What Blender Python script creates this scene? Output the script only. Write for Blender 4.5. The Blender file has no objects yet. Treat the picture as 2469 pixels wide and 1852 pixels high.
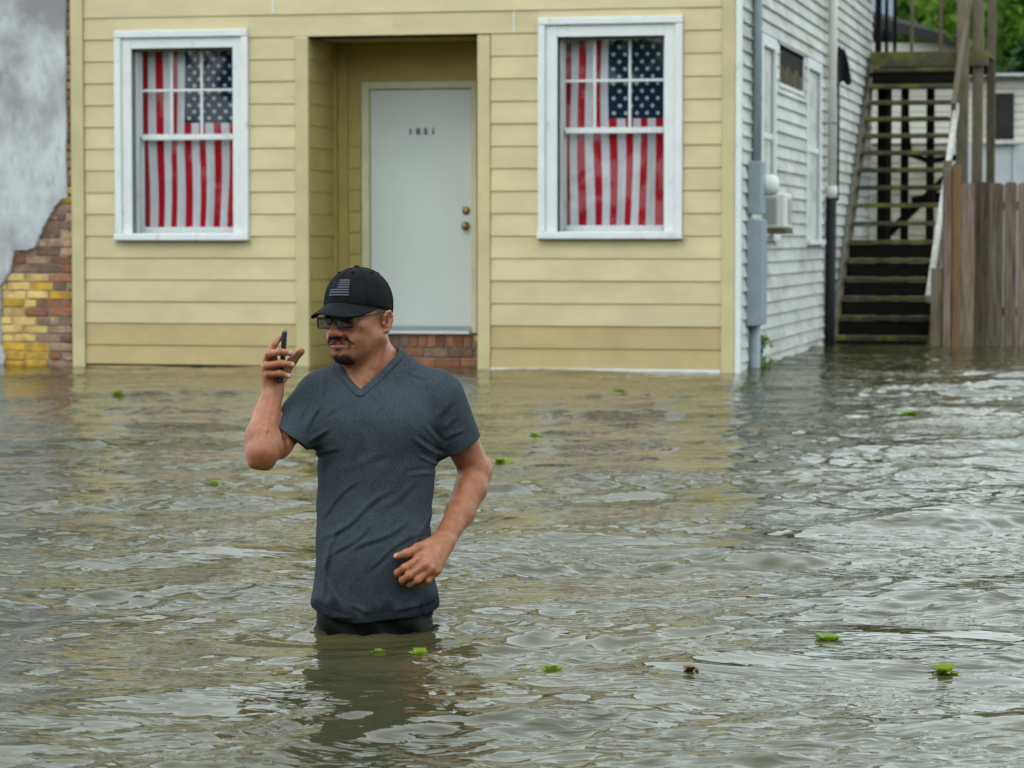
import bpy, bmesh, math, random
import numpy as np
from mathutils import Vector, Matrix
random.seed(7)
RNG = np.random.default_rng(11)
SC = bpy.context.scene
COL = SC.collection

# ------------------------------------------------------------------ camera
CAM_H = 1.065                                   # metres above the flood water
cam_d = bpy.data.cameras.new('camera'); cam = bpy.data.objects.new('camera', cam_d); COL.objects.link(cam)
cam_d.sensor_width = 36.0
cam_d.lens = 6800.0 / 2469.0 * 36.0
cam.location = (0, 0, CAM_H)
cam.rotation_euler = (math.radians(90) - math.atan(349 / 6800.0), 0, 0)
cam_d.clip_start = 0.1; cam_d.clip_end = 3000
cam_d.dof.use_dof = True; cam_d.dof.focus_distance = 7.6; cam_d.dof.aperture_fstop = 8.0
SC.camera = cam

# ------------------------------------------------------------------ sky, sun, exposure
SUN_EL, SUN_AZ = math.radians(48), math.radians(215)      # high sun behind the cloud, from behind left of the camera
world = bpy.data.worlds.new('World'); SC.world = world; world.use_nodes = True
wn, wl = world.node_tree.nodes, world.node_tree.links
bg = wn['Background']
sky = wn.new('ShaderNodeTexSky'); sky.sky_type = 'NISHITA'; sky.sun_disc = False
sky.sun_elevation = SUN_EL; sky.sun_rotation = SUN_AZ
sky.air_density = 1.0; sky.dust_density = 4.0; sky.ozone_density = 1.0
hs = wn.new('ShaderNodeHueSaturation'); hs.inputs['Saturation'].default_value = 0.35
wl.new(sky.outputs[0], hs.inputs['Color'])
# overcast: the cloud sheet evens the clear sky out
mixw = wn.new('ShaderNodeMix'); mixw.data_type = 'RGBA'; mixw.inputs[0].default_value = 0.8
wl.new(hs.outputs[0], mixw.inputs[6])
# cloud sheet: soft billows, even in all directions
wtc = wn.new('ShaderNodeTexCoord'); wmap = wn.new('ShaderNodeMapping'); wmap.inputs['Scale'].default_value = (1, 1, 2.2)
wl.new(wtc.outputs['Generated'], wmap.inputs[0])
wno = wn.new('ShaderNodeTexNoise'); wno.inputs['Scale'].default_value = 2.2; wno.inputs['Detail'].default_value = 5; wno.inputs['Roughness'].default_value = 0.55
wl.new(wmap.outputs[0], wno.inputs['Vector'])
wr = wn.new('ShaderNodeValToRGB')
wr.color_ramp.elements[0].position = 0.30; wr.color_ramp.elements[0].color = (11.2, 12.9, 13.3, 1)
wr.color_ramp.elements[1].position = 0.72; wr.color_ramp.elements[1].color = (15.2, 17.1, 17.5, 1)
wl.new(wno.outputs['Fac'], wr.inputs[0])
wl.new(wr.outputs[0], mixw.inputs[7])
wl.new(mixw.outputs[2], bg.inputs['Color'])
bg.inputs['Strength'].default_value = 0.145
sun_d = bpy.data.lights.new('sun', 'SUN'); sun = bpy.data.objects.new('sun', sun_d); COL.objects.link(sun)
sun_d.energy = 0.5; sun_d.angle = math.radians(25); sun_d.color = (1.0, 0.96, 0.90)
sdir = Vector((math.sin(SUN_AZ) * math.cos(SUN_EL), math.cos(SUN_AZ) * math.cos(SUN_EL), math.sin(SUN_EL)))
sun.rotation_euler = (-sdir).to_track_quat('-Z', 'Y').to_euler()
sun.location = sdir * 60
vs = SC.view_settings
vs.view_transform = 'Standard'; vs.look = 'None'; vs.exposure = 0.0; vs.gamma = 1.0; vs.use_curve_mapping = False
SC.render.engine = 'CYCLES'
SC.cycles.use_denoising = True
SC.cycles.max_bounces = 8; SC.cycles.transparent_max_bounces = 12
SC.cycles.caustics_reflective = False; SC.cycles.caustics_refractive = False

# ------------------------------------------------------------------ helpers
def tag(o, label=None, cat=None, group=None, kind=None):
    if label: o['label'] = label
    if cat: o['category'] = cat
    if group: o['group'] = group
    if kind: o['kind'] = kind
    return o

def empty(name, loc=(0, 0, 0), rz=0.0, parent=None):
    o = bpy.data.objects.new(name, None); COL.objects.link(o)
    o.location = loc; o.rotation_euler = (0, 0, rz); o.empty_display_size = 0.1
    if parent: o.parent = parent
    return o

def obj_from(name, verts, faces, mat=None, parent=None, smooth=False):
    me = bpy.data.meshes.new(name); me.from_pydata([tuple(v) for v in verts], [], faces); me.update()
    return link(name, me, mat, parent, smooth)

def link(name, me, mat=None, parent=None, smooth=False):
    o = bpy.data.objects.new(name, me); COL.objects.link(o)
    if mat is not None and len(me.materials) == 0:
        for m in (mat if isinstance(mat, (list, tuple)) else [mat]): me.materials.append(m)
    if parent: o.parent = parent
    if smooth: me.polygons.foreach_set('use_smooth', [True] * len(me.polygons))
    return o

class MB:
    """collects shapes into one mesh"""
    def __init__(s): s.v = []; s.f = []; s.m = []
    def add(s, vs, fs, m=0):
        b = len(s.v); s.v += [tuple(q) for q in vs]; s.f += [tuple(b + i for i in q) for q in fs]; s.m += [m] * len(fs); return s
    def box(s, x0, x1, y0, y1, z0, z1, bev=0.0, m=0):
        if x0 > x1: x0, x1 = x1, x0
        if y0 > y1: y0, y1 = y1, y0
        if z0 > z1: z0, z1 = z1, z0
        if bev <= 0:
            return s.add([(x0,y0,z0),(x1,y0,z0),(x1,y1,z0),(x0,y1,z0),(x0,y0,z1),(x1,y0,z1),(x1,y1,z1),(x0,y1,z1)],
                         [(0,3,2,1),(4,5,6,7),(0,1,5,4),(1,2,6,5),(2,3,7,6),(3,0,4,7)], m)
        c = [(x0+x1)/2, (y0+y1)/2, (z0+z1)/2]; h = [(x1-x0)/2, (y1-y0)/2, (z1-z0)/2]
        b = min(bev, min(h) * 0.9)
        vs = []; idx = {}
        for sx in (-1, 1):
            for sy in (-1, 1):
                for sz in (-1, 1):
                    for a in range(3):
                        sg = (sx, sy, sz)
                        q = [c[k] + sg[k] * (h[k] - (0 if k == a else b)) for k in range(3)]
                        idx[(sx, sy, sz, a)] = len(vs); vs.append(q)
        fs = []
        for a in range(3):
            o1, o2 = (a + 1) % 3, (a + 2) % 3
            for sg in (-1, 1):
                q = []
                for p in ((-1, -1), (1, -1), (1, 1), (-1, 1)):
                    k = [0, 0, 0]; k[a] = sg; k[o1] = p[0]; k[o2] = p[1]; q.append(idx[(k[0], k[1], k[2], a)])
                fs.append(tuple(q if sg > 0 else q[::-1]))
        for a in range(3):                       # edges along axis a
            o1, o2 = (a + 1) % 3, (a + 2) % 3
            for s1 in (-1, 1):
                for s2 in (-1, 1):
                    def K(sa, ax):
                        k = [0, 0, 0]; k[a] = sa; k[o1] = s1; k[o2] = s2; return idx[(k[0], k[1], k[2], ax)]
                    q = [K(-1, o1), K(1, o1), K(1, o2), K(-1, o2)]
                    fs.append(tuple(q if s1 * s2 < 0 else q[::-1]))
        for sx in (-1, 1):
            for sy in (-1, 1):
                for sz in (-1, 1):
                    q = [idx[(sx, sy, sz, a)] for a in range(3)]
                    fs.append(tuple(q if sx * sy * sz > 0 else q[::-1]))
        return s.add(vs, fs, m)
    def tube(s, pts, r, n=8, m=0, cap=True):
        pts = [Vector(p) for p in pts]; rs = r if isinstance(r, (list, tuple)) else [r] * len(pts)
        vs = []; fs = []; up = None
        for i, p in enumerate(pts):
            t = (pts[min(i + 1, len(pts) - 1)] - pts[max(i - 1, 0)]).normalized()
            if up is None:
                up = Vector((0, 0, 1)) if abs(t.z) < 0.9 else Vector((1, 0, 0))
            a = t.cross(up).normalized(); up = a.cross(t).normalized()
            for k in range(n):
                g = 2 * math.pi * k / n
                vs.append(p + (a * math.cos(g) + up * math.sin(g)) * rs[i])
        for i in range(len(pts) - 1):
            for k in range(n):
                k2 = (k + 1) % n
                fs.append((i*n+k, i*n+k2, (i+1)*n+k2, (i+1)*n+k)[::-1])
        if cap:
            fs.append(tuple(range(n))); fs.append(tuple(range((len(pts)-1)*n, len(pts)*n))[::-1])
        return s.add(vs, fs, m)
    def beam(s, a, b, wx, wy, m=0, roll=None):
        """square bar from a to b, wx wide sideways, wy thick"""
        a, b = Vector(a), Vector(b); t = (b - a).normalized()
        ref = Vector(roll) if roll else (Vector((0, 0, 1)) if abs(t.z) < 0.95 else Vector((0, 1, 0)))
        p = t.cross(ref).normalized(); q = p.cross(t).normalized()
        vs = []
        for c in (a, b):
            for (i, j) in ((-1, -1), (1, -1), (1, 1), (-1, 1)):
                vs.append(c + p * (i * wx / 2) + q * (j * wy / 2))
        return s.add(vs, [(0,1,2,3),(7,6,5,4),(0,4,5,1),(1,5,6,2),(2,6,7,3),(3,7,4,0)], m)
    def build(s, name, mat=None, parent=None, smooth=False):
        me = bpy.data.meshes.new(name); me.from_pydata(s.v, [], s.f)
        if any(s.m): me.polygons.foreach_set('material_index', s.m)
        me.update()
        return link(name, me, mat, parent, smooth)

def pbox(name, x0, x1, y0, y1, z0, z1, mat, parent, bev=0.003):
    return MB().box(x0, x1, y0, y1, z0, z1, bev).build(name, mat, parent)

# ------------------------------------------------------------------ materials
def nmat(name, col, rough=0.6, var=0.12, scale=6.0, col2=None, fac2=0.5, bump=0.0, bscale=60.0, spec=0.12, rnd=0.06, stretch=(1, 1, 1), metal=0.0, detail=5.0):
    """principled surface, its colour broken up by noise, per-object tone changes and fine relief"""
    m = bpy.data.materials.new(name); m.use_nodes = True
    N, L = m.node_tree.nodes, m.node_tree.links
    b = N['Principled BSDF']; b.inputs['Roughness'].default_value = rough; b.inputs['Metallic'].default_value = metal
    b.inputs['Specular IOR Level'].default_value = spec
    geo = N.new('ShaderNodeNewGeometry'); mp = N.new('ShaderNodeMapping'); mp.inputs['Scale'].default_value = stretch
    L.new(geo.outputs['Position'], mp.inputs[0])
    oi = N.new('ShaderNodeObjectInfo')
    add = N.new('ShaderNodeVectorMath'); add.operation = 'ADD'
    sc_ = N.new('ShaderNodeVectorMath'); sc_.operation = 'SCALE'; sc_.inputs['Scale'].default_value = 17.0
    cmb = N.new('ShaderNodeCombineXYZ'); L.new(oi.outputs['Random'], cmb.inputs[0]); L.new(oi.outputs['Random'], cmb.inputs[2])
    L.new(cmb.outputs[0], sc_.inputs[0]); L.new(mp.outputs[0], add.inputs[0]); L.new(sc_.outputs[0], add.inputs[1])
    no = N.new('ShaderNodeTexNoise'); no.inputs['Scale'].default_value = scale; no.inputs['Detail'].default_value = detail; no.inputs['Roughness'].default_value = 0.6
    L.new(add.outputs[0], no.inputs['Vector'])
    ra = N.new('ShaderNodeValToRGB')
    c2 = col2 if col2 else tuple(c * (1 - var) for c in col)
    c1 = tuple(min(1, c * (1 + (0 if col2 else var * 0.6))) for c in col)
    w = 0.16
    ra.color_ramp.elements[0].position = max(0.0, fac2 - w); ra.color_ramp.elements[0].color = (*c2, 1)
    ra.color_ramp.elements[1].position = min(1.0, fac2 + w); ra.color_ramp.elements[1].color = (*c1, 1)
    L.new(no.outputs['Fac'], ra.inputs[0])
    hsv = N.new('ShaderNodeHueSaturation')
    mr = N.new('ShaderNodeMapRange'); mr.inputs['To Min'].default_value = 1 - rnd; mr.inputs['To Max'].default_value = 1 + rnd
    L.new(oi.outputs['Random'], mr.inputs[0]); L.new(mr.outputs[0], hsv.inputs['Value']); L.new(ra.outputs[0], hsv.inputs['Color'])
    L.new(hsv.outputs[0], b.inputs['Base Color'])
    if bump > 0:
        n2 = N.new('ShaderNodeTexNoise'); n2.inputs['Scale'].default_value = bscale; n2.inputs['Detail'].default_value = 4
        L.new(add.outputs[0], n2.inputs['Vector'])
        bp = N.new('ShaderNodeBump'); bp.inputs['Strength'].default_value = 0.6; bp.inputs['Distance'].default_value = bump
        L.new(n2.outputs['Fac'], bp.inputs['Height']); L.new(bp.outputs[0], b.inputs['Normal'])
    m['rgb'] = hsv.name
    return m

def overlay(m, col, scale, lo, hi, amount, stretch=(1, 1, 1), seed=0.0):
    """a second layer of stain over a material: col shows where a noise is between lo and hi"""
    N, L = m.node_tree.nodes, m.node_tree.links
    b = N['Principled BSDF']; src = b.inputs['Base Color'].links[0].from_socket
    geo = N.new('ShaderNodeNewGeometry'); mp = N.new('ShaderNodeMapping'); mp.inputs['Scale'].default_value = stretch; mp.inputs['Location'].default_value = (seed, seed * 0.7, seed * 1.3)
    L.new(geo.outputs['Position'], mp.inputs[0])
    no = N.new('ShaderNodeTexNoise'); no.inputs['Scale'].default_value = scale; no.inputs['Detail'].default_value = 6; no.inputs['Roughness'].default_value = 0.62
    L.new(mp.outputs[0], no.inputs['Vector'])
    mr = N.new('ShaderNodeMapRange'); mr.inputs['From Min'].default_value = lo; mr.inputs['From Max'].default_value = hi; mr.inputs['To Max'].default_value = amount
    L.new(no.outputs['Fac'], mr.inputs[0])
    mx = N.new('ShaderNodeMix'); mx.data_type = 'RGBA'; L.new(mr.outputs[0], mx.inputs[0]); L.new(src, mx.inputs[6]); mx.inputs[7].default_value = (*col, 1)
    L.new(mx.outputs[2], b.inputs['Base Color'])
    return m

def simple(name, col, rough=0.5, metal=0.0, spec=0.5):
    m = bpy.data.materials.new(name); m.use_nodes = True
    b = m.node_tree.nodes['Principled BSDF']; b.inputs['Base Color'].default_value = (*col, 1); b.inputs['Roughness'].default_value = rough
    b.inputs['Metallic'].default_value = metal; b.inputs['Specular IOR Level'].default_value = spec
    return m

def glassmat(name, tint=(0.9, 0.93, 0.93), boost=1.0):
    """thin clear pane: lets light through and mirrors by angle"""
    m = bpy.data.materials.new(name); m.use_nodes = True
    N, L = m.node_tree.nodes, m.node_tree.links
    N.remove(N['Principled BSDF']); out = N['Material Output']
    tr = N.new('ShaderNodeBsdfTransparent'); tr.inputs[0].default_value = (*tint, 1)
    gl = N.new('ShaderNodeBsdfGlossy'); gl.inputs['Roughness'].default_value = 0.02
    fr = N.new('ShaderNodeFresnel'); fr.inputs[0].default_value = 1.5
    mu = N.new('ShaderNodeMath'); mu.operation = 'MULTIPLY'; mu.inputs[1].default_value = boost; mu.use_clamp = True
    L.new(fr.outputs[0], mu.inputs[0])
    mx = N.new('ShaderNodeMixShader'); L.new(mu.outputs[0], mx.inputs[0]); L.new(tr.outputs[0], mx.inputs[1]); L.new(gl.outputs[0], mx.inputs[2])
    L.new(mx.outputs[0], out.inputs[0])
    return m

M = {}
M['yellow'] = overlay(nmat('yellow_paint', (0.585, 0.500, 0.300), 0.55, 0.10, 2.2, bump=0.0006, bscale=140, rnd=0.05, stretch=(1, 1, 2)), (0.500, 0.455, 0.290), 1.3, 0.45, 0.75, 0.5, (1, 1, 1.6), 3.0)
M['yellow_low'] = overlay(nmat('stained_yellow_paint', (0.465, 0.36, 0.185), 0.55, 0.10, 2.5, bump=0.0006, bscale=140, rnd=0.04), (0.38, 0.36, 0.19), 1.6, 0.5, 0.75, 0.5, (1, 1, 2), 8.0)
M['yellow_trim'] = nmat('yellow_trim_paint', (0.53, 0.465, 0.265), 0.5, 0.10, 3.0, bump=0.0004, bscale=90, rnd=0.03)
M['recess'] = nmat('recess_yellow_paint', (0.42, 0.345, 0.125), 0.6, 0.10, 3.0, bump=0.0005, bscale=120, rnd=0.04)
M['white'] = overlay(nmat('white_window_paint', (0.68, 0.71, 0.71), 0.5, 0.05, 7.0, bump=0.0006, bscale=70, rnd=0.02), (0.42, 0.40, 0.33), 9.0, 0.60, 0.72, 0.6, (1, 1, 0.5), 2.0)
M['whitewall'] = overlay(nmat('white_siding_paint', (0.58, 0.59, 0.56), 0.6, 0.10, 2.5, bump=0.0008, bscale=60, rnd=0.07), (0.27, 0.26, 0.19), 2.6, 0.45, 0.68, 0.62, (0.5, 0.5, 1.6), 5.0)
M['door'] = nmat('door_paint', (0.60, 0.645, 0.64), 0.42, 0.04, 2.0, bump=0.0003, bscale=120, rnd=0.0)
M['doorframe'] = nmat('door_frame_paint', (0.60, 0.57, 0.40), 0.5, 0.10, 5.0, bump=0.0004)
M['alu'] = simple('aluminium', (0.78, 0.80, 0.80), 0.35, 0.6)
M['brass'] = simple('worn_brass', (0.32, 0.24, 0.11), 0.4, 0.9)
M['blackplastic'] = simple('black_digits', (0.012, 0.013, 0.012), 0.4)
M['rubber'] = simple('dark_gap', (0.02, 0.02, 0.02), 0.8)
M['pane'] = glassmat('window_glass', (0.97, 0.98, 0.98), 0.55)
M['dark'] = nmat('dark_interior', (0.03, 0.03, 0.028), 0.8, 0.2)
M['brick'] = nmat('red_brick', (0.30, 0.135, 0.075), 0.85, 0.3, 14, col2=(0.15, 0.075, 0.05), fac2=0.42, bump=0.003, bscale=70, rnd=0.32)
M['brick_brown'] = nmat('brown_brick', (0.26, 0.17, 0.12), 0.85, 0.3, 14, col2=(0.13, 0.08, 0.06), fac2=0.45, bump=0.003, bscale=70, rnd=0.30)
M['brick_pink'] = nmat('pale_brick', (0.40, 0.25, 0.16), 0.85, 0.3, 14, col2=(0.24, 0.15, 0.12), fac2=0.45, bump=0.003, bscale=70, rnd=0.25)
M['brick_yellow'] = nmat('yellow_painted_brick', (0.66, 0.47, 0.18), 0.8, 0.3, 9, col2=(0.33, 0.19, 0.10), fac2=0.40, bump=0.003, bscale=70, rnd=0.18)
M['brick_ochre'] = nmat('ochre_painted_brick', (0.56, 0.34, 0.05), 0.8, 0.3, 10, col2=(0.24, 0.12, 0.05), fac2=0.42, bump=0.003, bscale=70, rnd=0.15)
for _k in ('brick_pink', 'brick_brown'): overlay(M[_k], (0.60, 0.42, 0.15), 7.0, 0.60, 0.66, 0.8, (1, 1, 1.4), 3.3)
M['mortar'] = nmat('mortar', (0.30, 0.29, 0.25), 0.9, 0.3, 20, bump=0.003, bscale=80)
st = nmat('old_stucco', (0.56, 0.585, 0.595), 0.85, 0.2, 3.2, col2=(0.50, 0.52, 0.54), fac2=0.48, bump=0.004, bscale=26, rnd=0.0, stretch=(1, 1, 0.5))
overlay(st, (0.24, 0.235, 0.255), 1.35, 0.40, 0.58, 0.95, (1, 1, 0.75), 4.3)
overlay(st, (0.20, 0.175, 0.15), 16.0, 0.58, 0.70, 0.6, (1, 1, 0.25), 7.7)
M['stucco'] = overlay(st, (0.33, 0.31, 0.32), 7.0, 0.5, 0.72, 0.5, (1, 1, 0.35), 1.0)
M['greywood'] = overlay(nmat('weathered_wood', (0.20, 0.165, 0.12), 0.8, 0.3, 8, col2=(0.10, 0.08, 0.06), fac2=0.45, bump=0.002, bscale=60, rnd=0.25, stretch=(8, 8, 0.7)), (0.11, 0.13, 0.045), 3.0, 0.5, 0.72, 0.6, (1, 1, 1), 2.0)
M['fence'] = overlay(nmat('fence_wood', (0.200, 0.158, 0.118), 0.85, 0.3, 5, col2=(0.06, 0.040, 0.028), fac2=0.46, bump=0.003, bscale=40, rnd=0.5, stretch=(9, 9, 0.5)), (0.27, 0.24, 0.20), 2.4, 0.52, 0.74, 0.5, (5, 5, 0.4), 6.0)
M['fence_orange'] = nmat('orange_fence_wood', (0.24, 0.145, 0.070), 0.85, 0.3, 5, col2=(0.11, 0.068, 0.036), fac2=0.46, bump=0.003, bscale=40, rnd=0.1, stretch=(9, 9, 0.5))
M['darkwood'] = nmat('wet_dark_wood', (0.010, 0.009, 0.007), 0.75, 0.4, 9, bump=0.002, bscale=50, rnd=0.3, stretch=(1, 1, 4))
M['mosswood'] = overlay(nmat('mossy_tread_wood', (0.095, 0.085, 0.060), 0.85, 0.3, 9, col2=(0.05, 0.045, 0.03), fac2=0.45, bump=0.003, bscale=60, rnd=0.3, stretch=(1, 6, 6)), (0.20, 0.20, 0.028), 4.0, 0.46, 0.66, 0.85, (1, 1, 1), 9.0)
M['railwhite'] = nmat('worn_white_rail', (0.60, 0.59, 0.54), 0.6, 0.2, 14, bump=0.001)
M['greymetal'] = nmat('grey_painted_metal', (0.30, 0.35, 0.38), 0.42, 0.10, 9, bump=0.0003, rnd=0.05)
M['greyblue'] = nmat('grey_blue_painted_metal', (0.31, 0.37, 0.42), 0.38, 0.08, 9, bump=0.0003, rnd=0.05)
M['pipewhite'] = nmat('white_pipe', (0.70, 0.69, 0.63), 0.4, 0.06, 9)
M['pipeblack'] = nmat('black_pipe', (0.022, 0.023, 0.028), 0.45, 0.2, 9)
M['rag'] = nmat('black_cloth', (0.018, 0.019, 0.024), 0.9, 0.3, 30, bump=0.002)
M['acwhite'] = nmat('air_conditioner_plastic', (0.70, 0.70, 0.66), 0.45, 0.06, 9)
M['acgrille'] = nmat('air_conditioner_grille', (0.38, 0.38, 0.35), 0.5, 0.1, 30)
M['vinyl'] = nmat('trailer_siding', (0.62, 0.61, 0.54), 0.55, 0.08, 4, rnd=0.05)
M['vinyl_old'] = nmat('grimy_trailer_siding', (0.36, 0.35, 0.28), 0.65, 0.2, 4, col2=(0.22, 0.21, 0.16), fac2=0.45, rnd=0.15)  # darker siding colour stands in for the shade behind the stairs
M['skirting'] = nmat('grey_skirting_panel', (0.44, 0.47, 0.49), 0.5, 0.1, 5, rnd=0.05)
M['roofdark'] = nmat('dark_shingle', (0.045, 0.045, 0.045), 0.9, 0.3, 30, bump=0.004)
M['bluewall'] = nmat('pale_blue_siding', (0.30, 0.38, 0.47), 0.6, 0.1, 4)
M['bark'] = nmat('bark', (0.09, 0.07, 0.05), 0.9, 0.35, 12, bump=0.01, bscale=20)
# ------------------------------------------------------------------ ground under the flood
g = MB(); g.box(-400, 400, -300, 900, -1.6, -0.86)
tag(g.build('ground', nmat('flooded_street', (0.06, 0.055, 0.045), 0.9, 0.3, 3)), kind='structure')

# ------------------------------------------------------------------ flood water
MAN_XY = (-0.378, 7.66)
def graded(a0, a1, fine, far, grow=1.25):
    """even steps from a0 to a1, then growing steps out to far on both sides"""
    mid = list(np.arange(a0, a1 + fine * 0.5, fine)); lo, hi = [], []
    s = fine; p = mid[0]
    while p > -far: s *= grow; p -= s; lo.append(p)
    s = fine; p = mid[-1]
    while p < far: s *= grow; p += s; hi.append(p)
    return np.array(lo[::-1] + mid + hi)
xs = graded(-4.2, 5.6, 0.013, 350)
yl = [4.9]
while yl[-1] < 33: yl.append(yl[-1] + 0.0105 * (yl[-1] / 5.5) ** 1.15)
s = 0.0105; lo = []; p = yl[0]
while p > -150: s *= 1.25; p -= s; lo.append(p)
s = yl[-1] - yl[-2]; hi = []; p = yl[-1]
while p < 600: s *= 1.25; p += s; hi.append(p)
ys = np.array(lo[::-1] + yl + hi)
X, Y = np.meshgrid(xs, ys)
X = X.astype(np.float32); Y = Y.astype(np.float32)
wr_ = np.random.default_rng(5)
Zw = np.zeros_like(X); DX = np.zeros_like(X); DY = np.zeros_like(X)
# wind waves: long swell to short chop, most of it running towards and away from the street
WAVES = []
for lam, n, slope, spread in ((2.3, 5, 0.022, 0.3), (1.25, 8, 0.034, 0.4), (0.70, 12, 0.040, 0.5), (0.40, 16, 0.036, 0.6), (0.23, 20, 0.038, 0.65), (0.135, 24, 0.050, 0.7), (0.08, 26, 0.060, 0.8)):
    for i in range(n):
        l_ = lam * math.exp(wr_.normal(0, 0.18)); a_ = -math.pi / 2 + 0.22 + wr_.normal(0, spread)
        k_ = 2 * math.pi / l_; WAVES.append((k_ * math.cos(a_), k_ * math.sin(a_), slope * math.sqrt(2.0 / n) / k_, wr_.uniform(0, 6.283), l_))
# gusts: patches of rougher and calmer water
def soft(xx, yy, seed, sc):
    r = np.random.default_rng(seed); o = np.zeros_like(xx)
    for i in range(7):
        a = r.uniform(0, 6.28); k = 2 * math.pi / (sc * r.uniform(0.6, 1.6)); o += np.sin(k * (np.cos(a) * xx * 0.6 + np.sin(a) * yy) + r.uniform(0, 6.28))
    return o / 2.6
G1 = np.clip(0.95 + 0.34 * soft(X, Y, 3, 1.7), 0.35, 1.7)
G2 = np.clip(0.80 + 0.75 * soft(X, Y, 9, 0.8), 0.06, 2.0)
near = np.clip((X + 9) / 3, 0, 1) * np.clip((11 - X) / 3, 0, 1) * np.clip((Y - 1) / 3, 0, 1) * np.clip((40 - Y) / 5, 0, 1)
lee = 0.62 + 0.22 * np.clip((15.0 - Y) / 5.0, 0, 1) * (1 - near * 0) + 0.45 * np.clip((21.5 - Y) / 7.0, 0, 1) + 0.35 * np.clip((X - 1.2) / 1.5, 0, 1) * np.clip((Y - 14) / 6, 0, 1)   # calmer in the lee of the house
for kx, ky, am, ph, l_ in WAVES:
    t = kx * X + ky * Y + ph
    if l_ > 0.9: gm = lee
    elif l_ > 0.3: gm = G1 * lee
    else: gm = G2 * lee
    A = (am * gm).astype(np.float32)
    Zw += A * np.cos(t)
    kk = math.hypot(kx, ky); q = 0.55 * A
    sn = np.sin(t); DX -= q * kx / kk * sn; DY -= q * ky / kk * sn
# sharp-crested chop: ridged waves, rough in gusts
for lam, n, slope, spread, gm in ((0.95, 14, 0.034, 0.45, G1), (0.46, 18, 0.036, 0.6, G1), (0.22, 22, 0.040, 0.8, G2)):
    S1 = np.zeros_like(X); k0 = 2 * math.pi / lam
    for i in range(n):
        a_ = -math.pi / 2 + 0.15 + wr_.normal(0, spread); k_ = k0 * math.exp(wr_.normal(0, 0.2)); S1 += np.cos(k_ * math.cos(a_) * X + k_ * math.sin(a_) * Y + wr_.uniform(0, 6.283)).astype(np.float32)
    S1 *= math.sqrt(2.0 / n)
    Zw += (slope / k0) * gm * lee * (0.8 - np.sqrt(S1 * S1 + 0.012))
# ripples and the smooth slick round the man
dx_, dy_ = X - MAN_XY[0], Y - MAN_XY[1]
rr = np.sqrt(dx_ ** 2 + dy_ ** 2)
slick = np.exp(-((dx_ / 0.26) ** 2 + ((dy_ + 0.42) / 0.42) ** 2))
calm = 1 - 0.72 * slick
Zw *= calm; DX *= calm; DY *= calm
Zw += 0.011 * np.sin(2 * math.pi * rr / 0.15 + 0.8 * np.sin(3 * np.arctan2(dy_, dx_))) * np.exp(-np.clip(rr - 0.17, 0, 9) / 0.22) * (1 - 0.5 * slick)
bodyr = np.sqrt((dx_ / 0.19) ** 2 + (dy_ / 0.14) ** 2)
Zw += 0.010 * np.exp(-np.clip(bodyr - 0.95, 0, 9) / 0.22) * (0.6 + 0.5 * np.sin(9 * np.arctan2(dy_, dx_) + 1.3) + 0.3 * np.sin(23 * np.arctan2(dy_, dx_)))
Zw *= near; DX *= near; DY *= near
def wave_height(x, y):
    i = int(np.searchsorted(ys, y)); j = int(np.searchsorted(xs, x)); return float(Zw[i, j])
ny, nx = X.shape
co = np.empty((ny * nx, 3), np.float32); co[:, 0] = (X + DX).ravel(); co[:, 1] = (Y + DY).ravel(); co[:, 2] = Zw.ravel()
ii = (np.arange(ny - 1)[:, None] * nx + np.arange(nx - 1)[None, :]).ravel()
qd = np.stack([ii, ii + 1, ii + nx + 1, ii + nx], 1).astype(np.int32)
def np_mesh(name, co, quads):
    me = bpy.data.meshes.new(name); n = len(co); k = quads.shape[1]
    me.vertices.add(n); me.vertices.foreach_set('co', np.ascontiguousarray(co, np.float32).ravel())
    me.loops.add(quads.size); me.loops.foreach_set('vertex_index', np.ascontiguousarray(quads, np.int32).ravel())
    me.polygons.add(len(quads)); me.polygons.foreach_set('loop_start', np.arange(0, quads.size, k, dtype=np.int32))
    me.polygons.foreach_set('use_smooth', np.ones(len(quads), bool))
    me.update(calc_edges=True); return me
wm = bpy.data.materials.new('murky_flood_water'); wm.use_nodes = True
N, L = wm.node_tree.nodes, wm.node_tree.links
b = N['Principled BSDF']; b.inputs['Roughness'].default_value = 0.012; b.inputs['IOR'].default_value = 1.333; b.inputs['Specular IOR Level'].default_value = 0.5
geo = N.new('ShaderNodeNewGeometry')
n0 = N.new('ShaderNodeTexNoise'); n0.inputs['Scale'].default_value = 0.9; n0.inputs['Detail'].default_value = 4; L.new(geo.outputs['Position'], n0.inputs['Vector'])
ra = N.new('ShaderNodeValToRGB'); ra.color_ramp.elements[0].position = 0.35; ra.color_ramp.elements[0].color = (0.038, 0.035, 0.013, 1)
ra.color_ramp.elements[1].position = 0.68; ra.color_ramp.elements[1].color = (0.060, 0.054, 0.022, 1)
L.new(n0.outputs['Fac'], ra.inputs[0]); L.new(ra.outputs[0], b.inputs['Base Color'])
mp = N.new('ShaderNodeMapping'); mp.inputs['Scale'].default_value = (0.62, 1.5, 1); mp.inputs['Rotation'].default_value = (0, 0, 0.25); L.new(geo.outputs['Position'], mp.inputs[0])
n1 = N.new('ShaderNodeTexNoise'); n1.noise_type = 'RIDGED_MULTIFRACTAL'; n1.normalize = True; n1.inputs['Scale'].default_value = 17; n1.inputs['Detail'].default_value = 3.0; n1.inputs['Roughness'].default_value = 0.55; n1.inputs['Distortion'].default_value = 0.6; L.new(mp.outputs[0], n1.inputs['Vector'])
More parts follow.
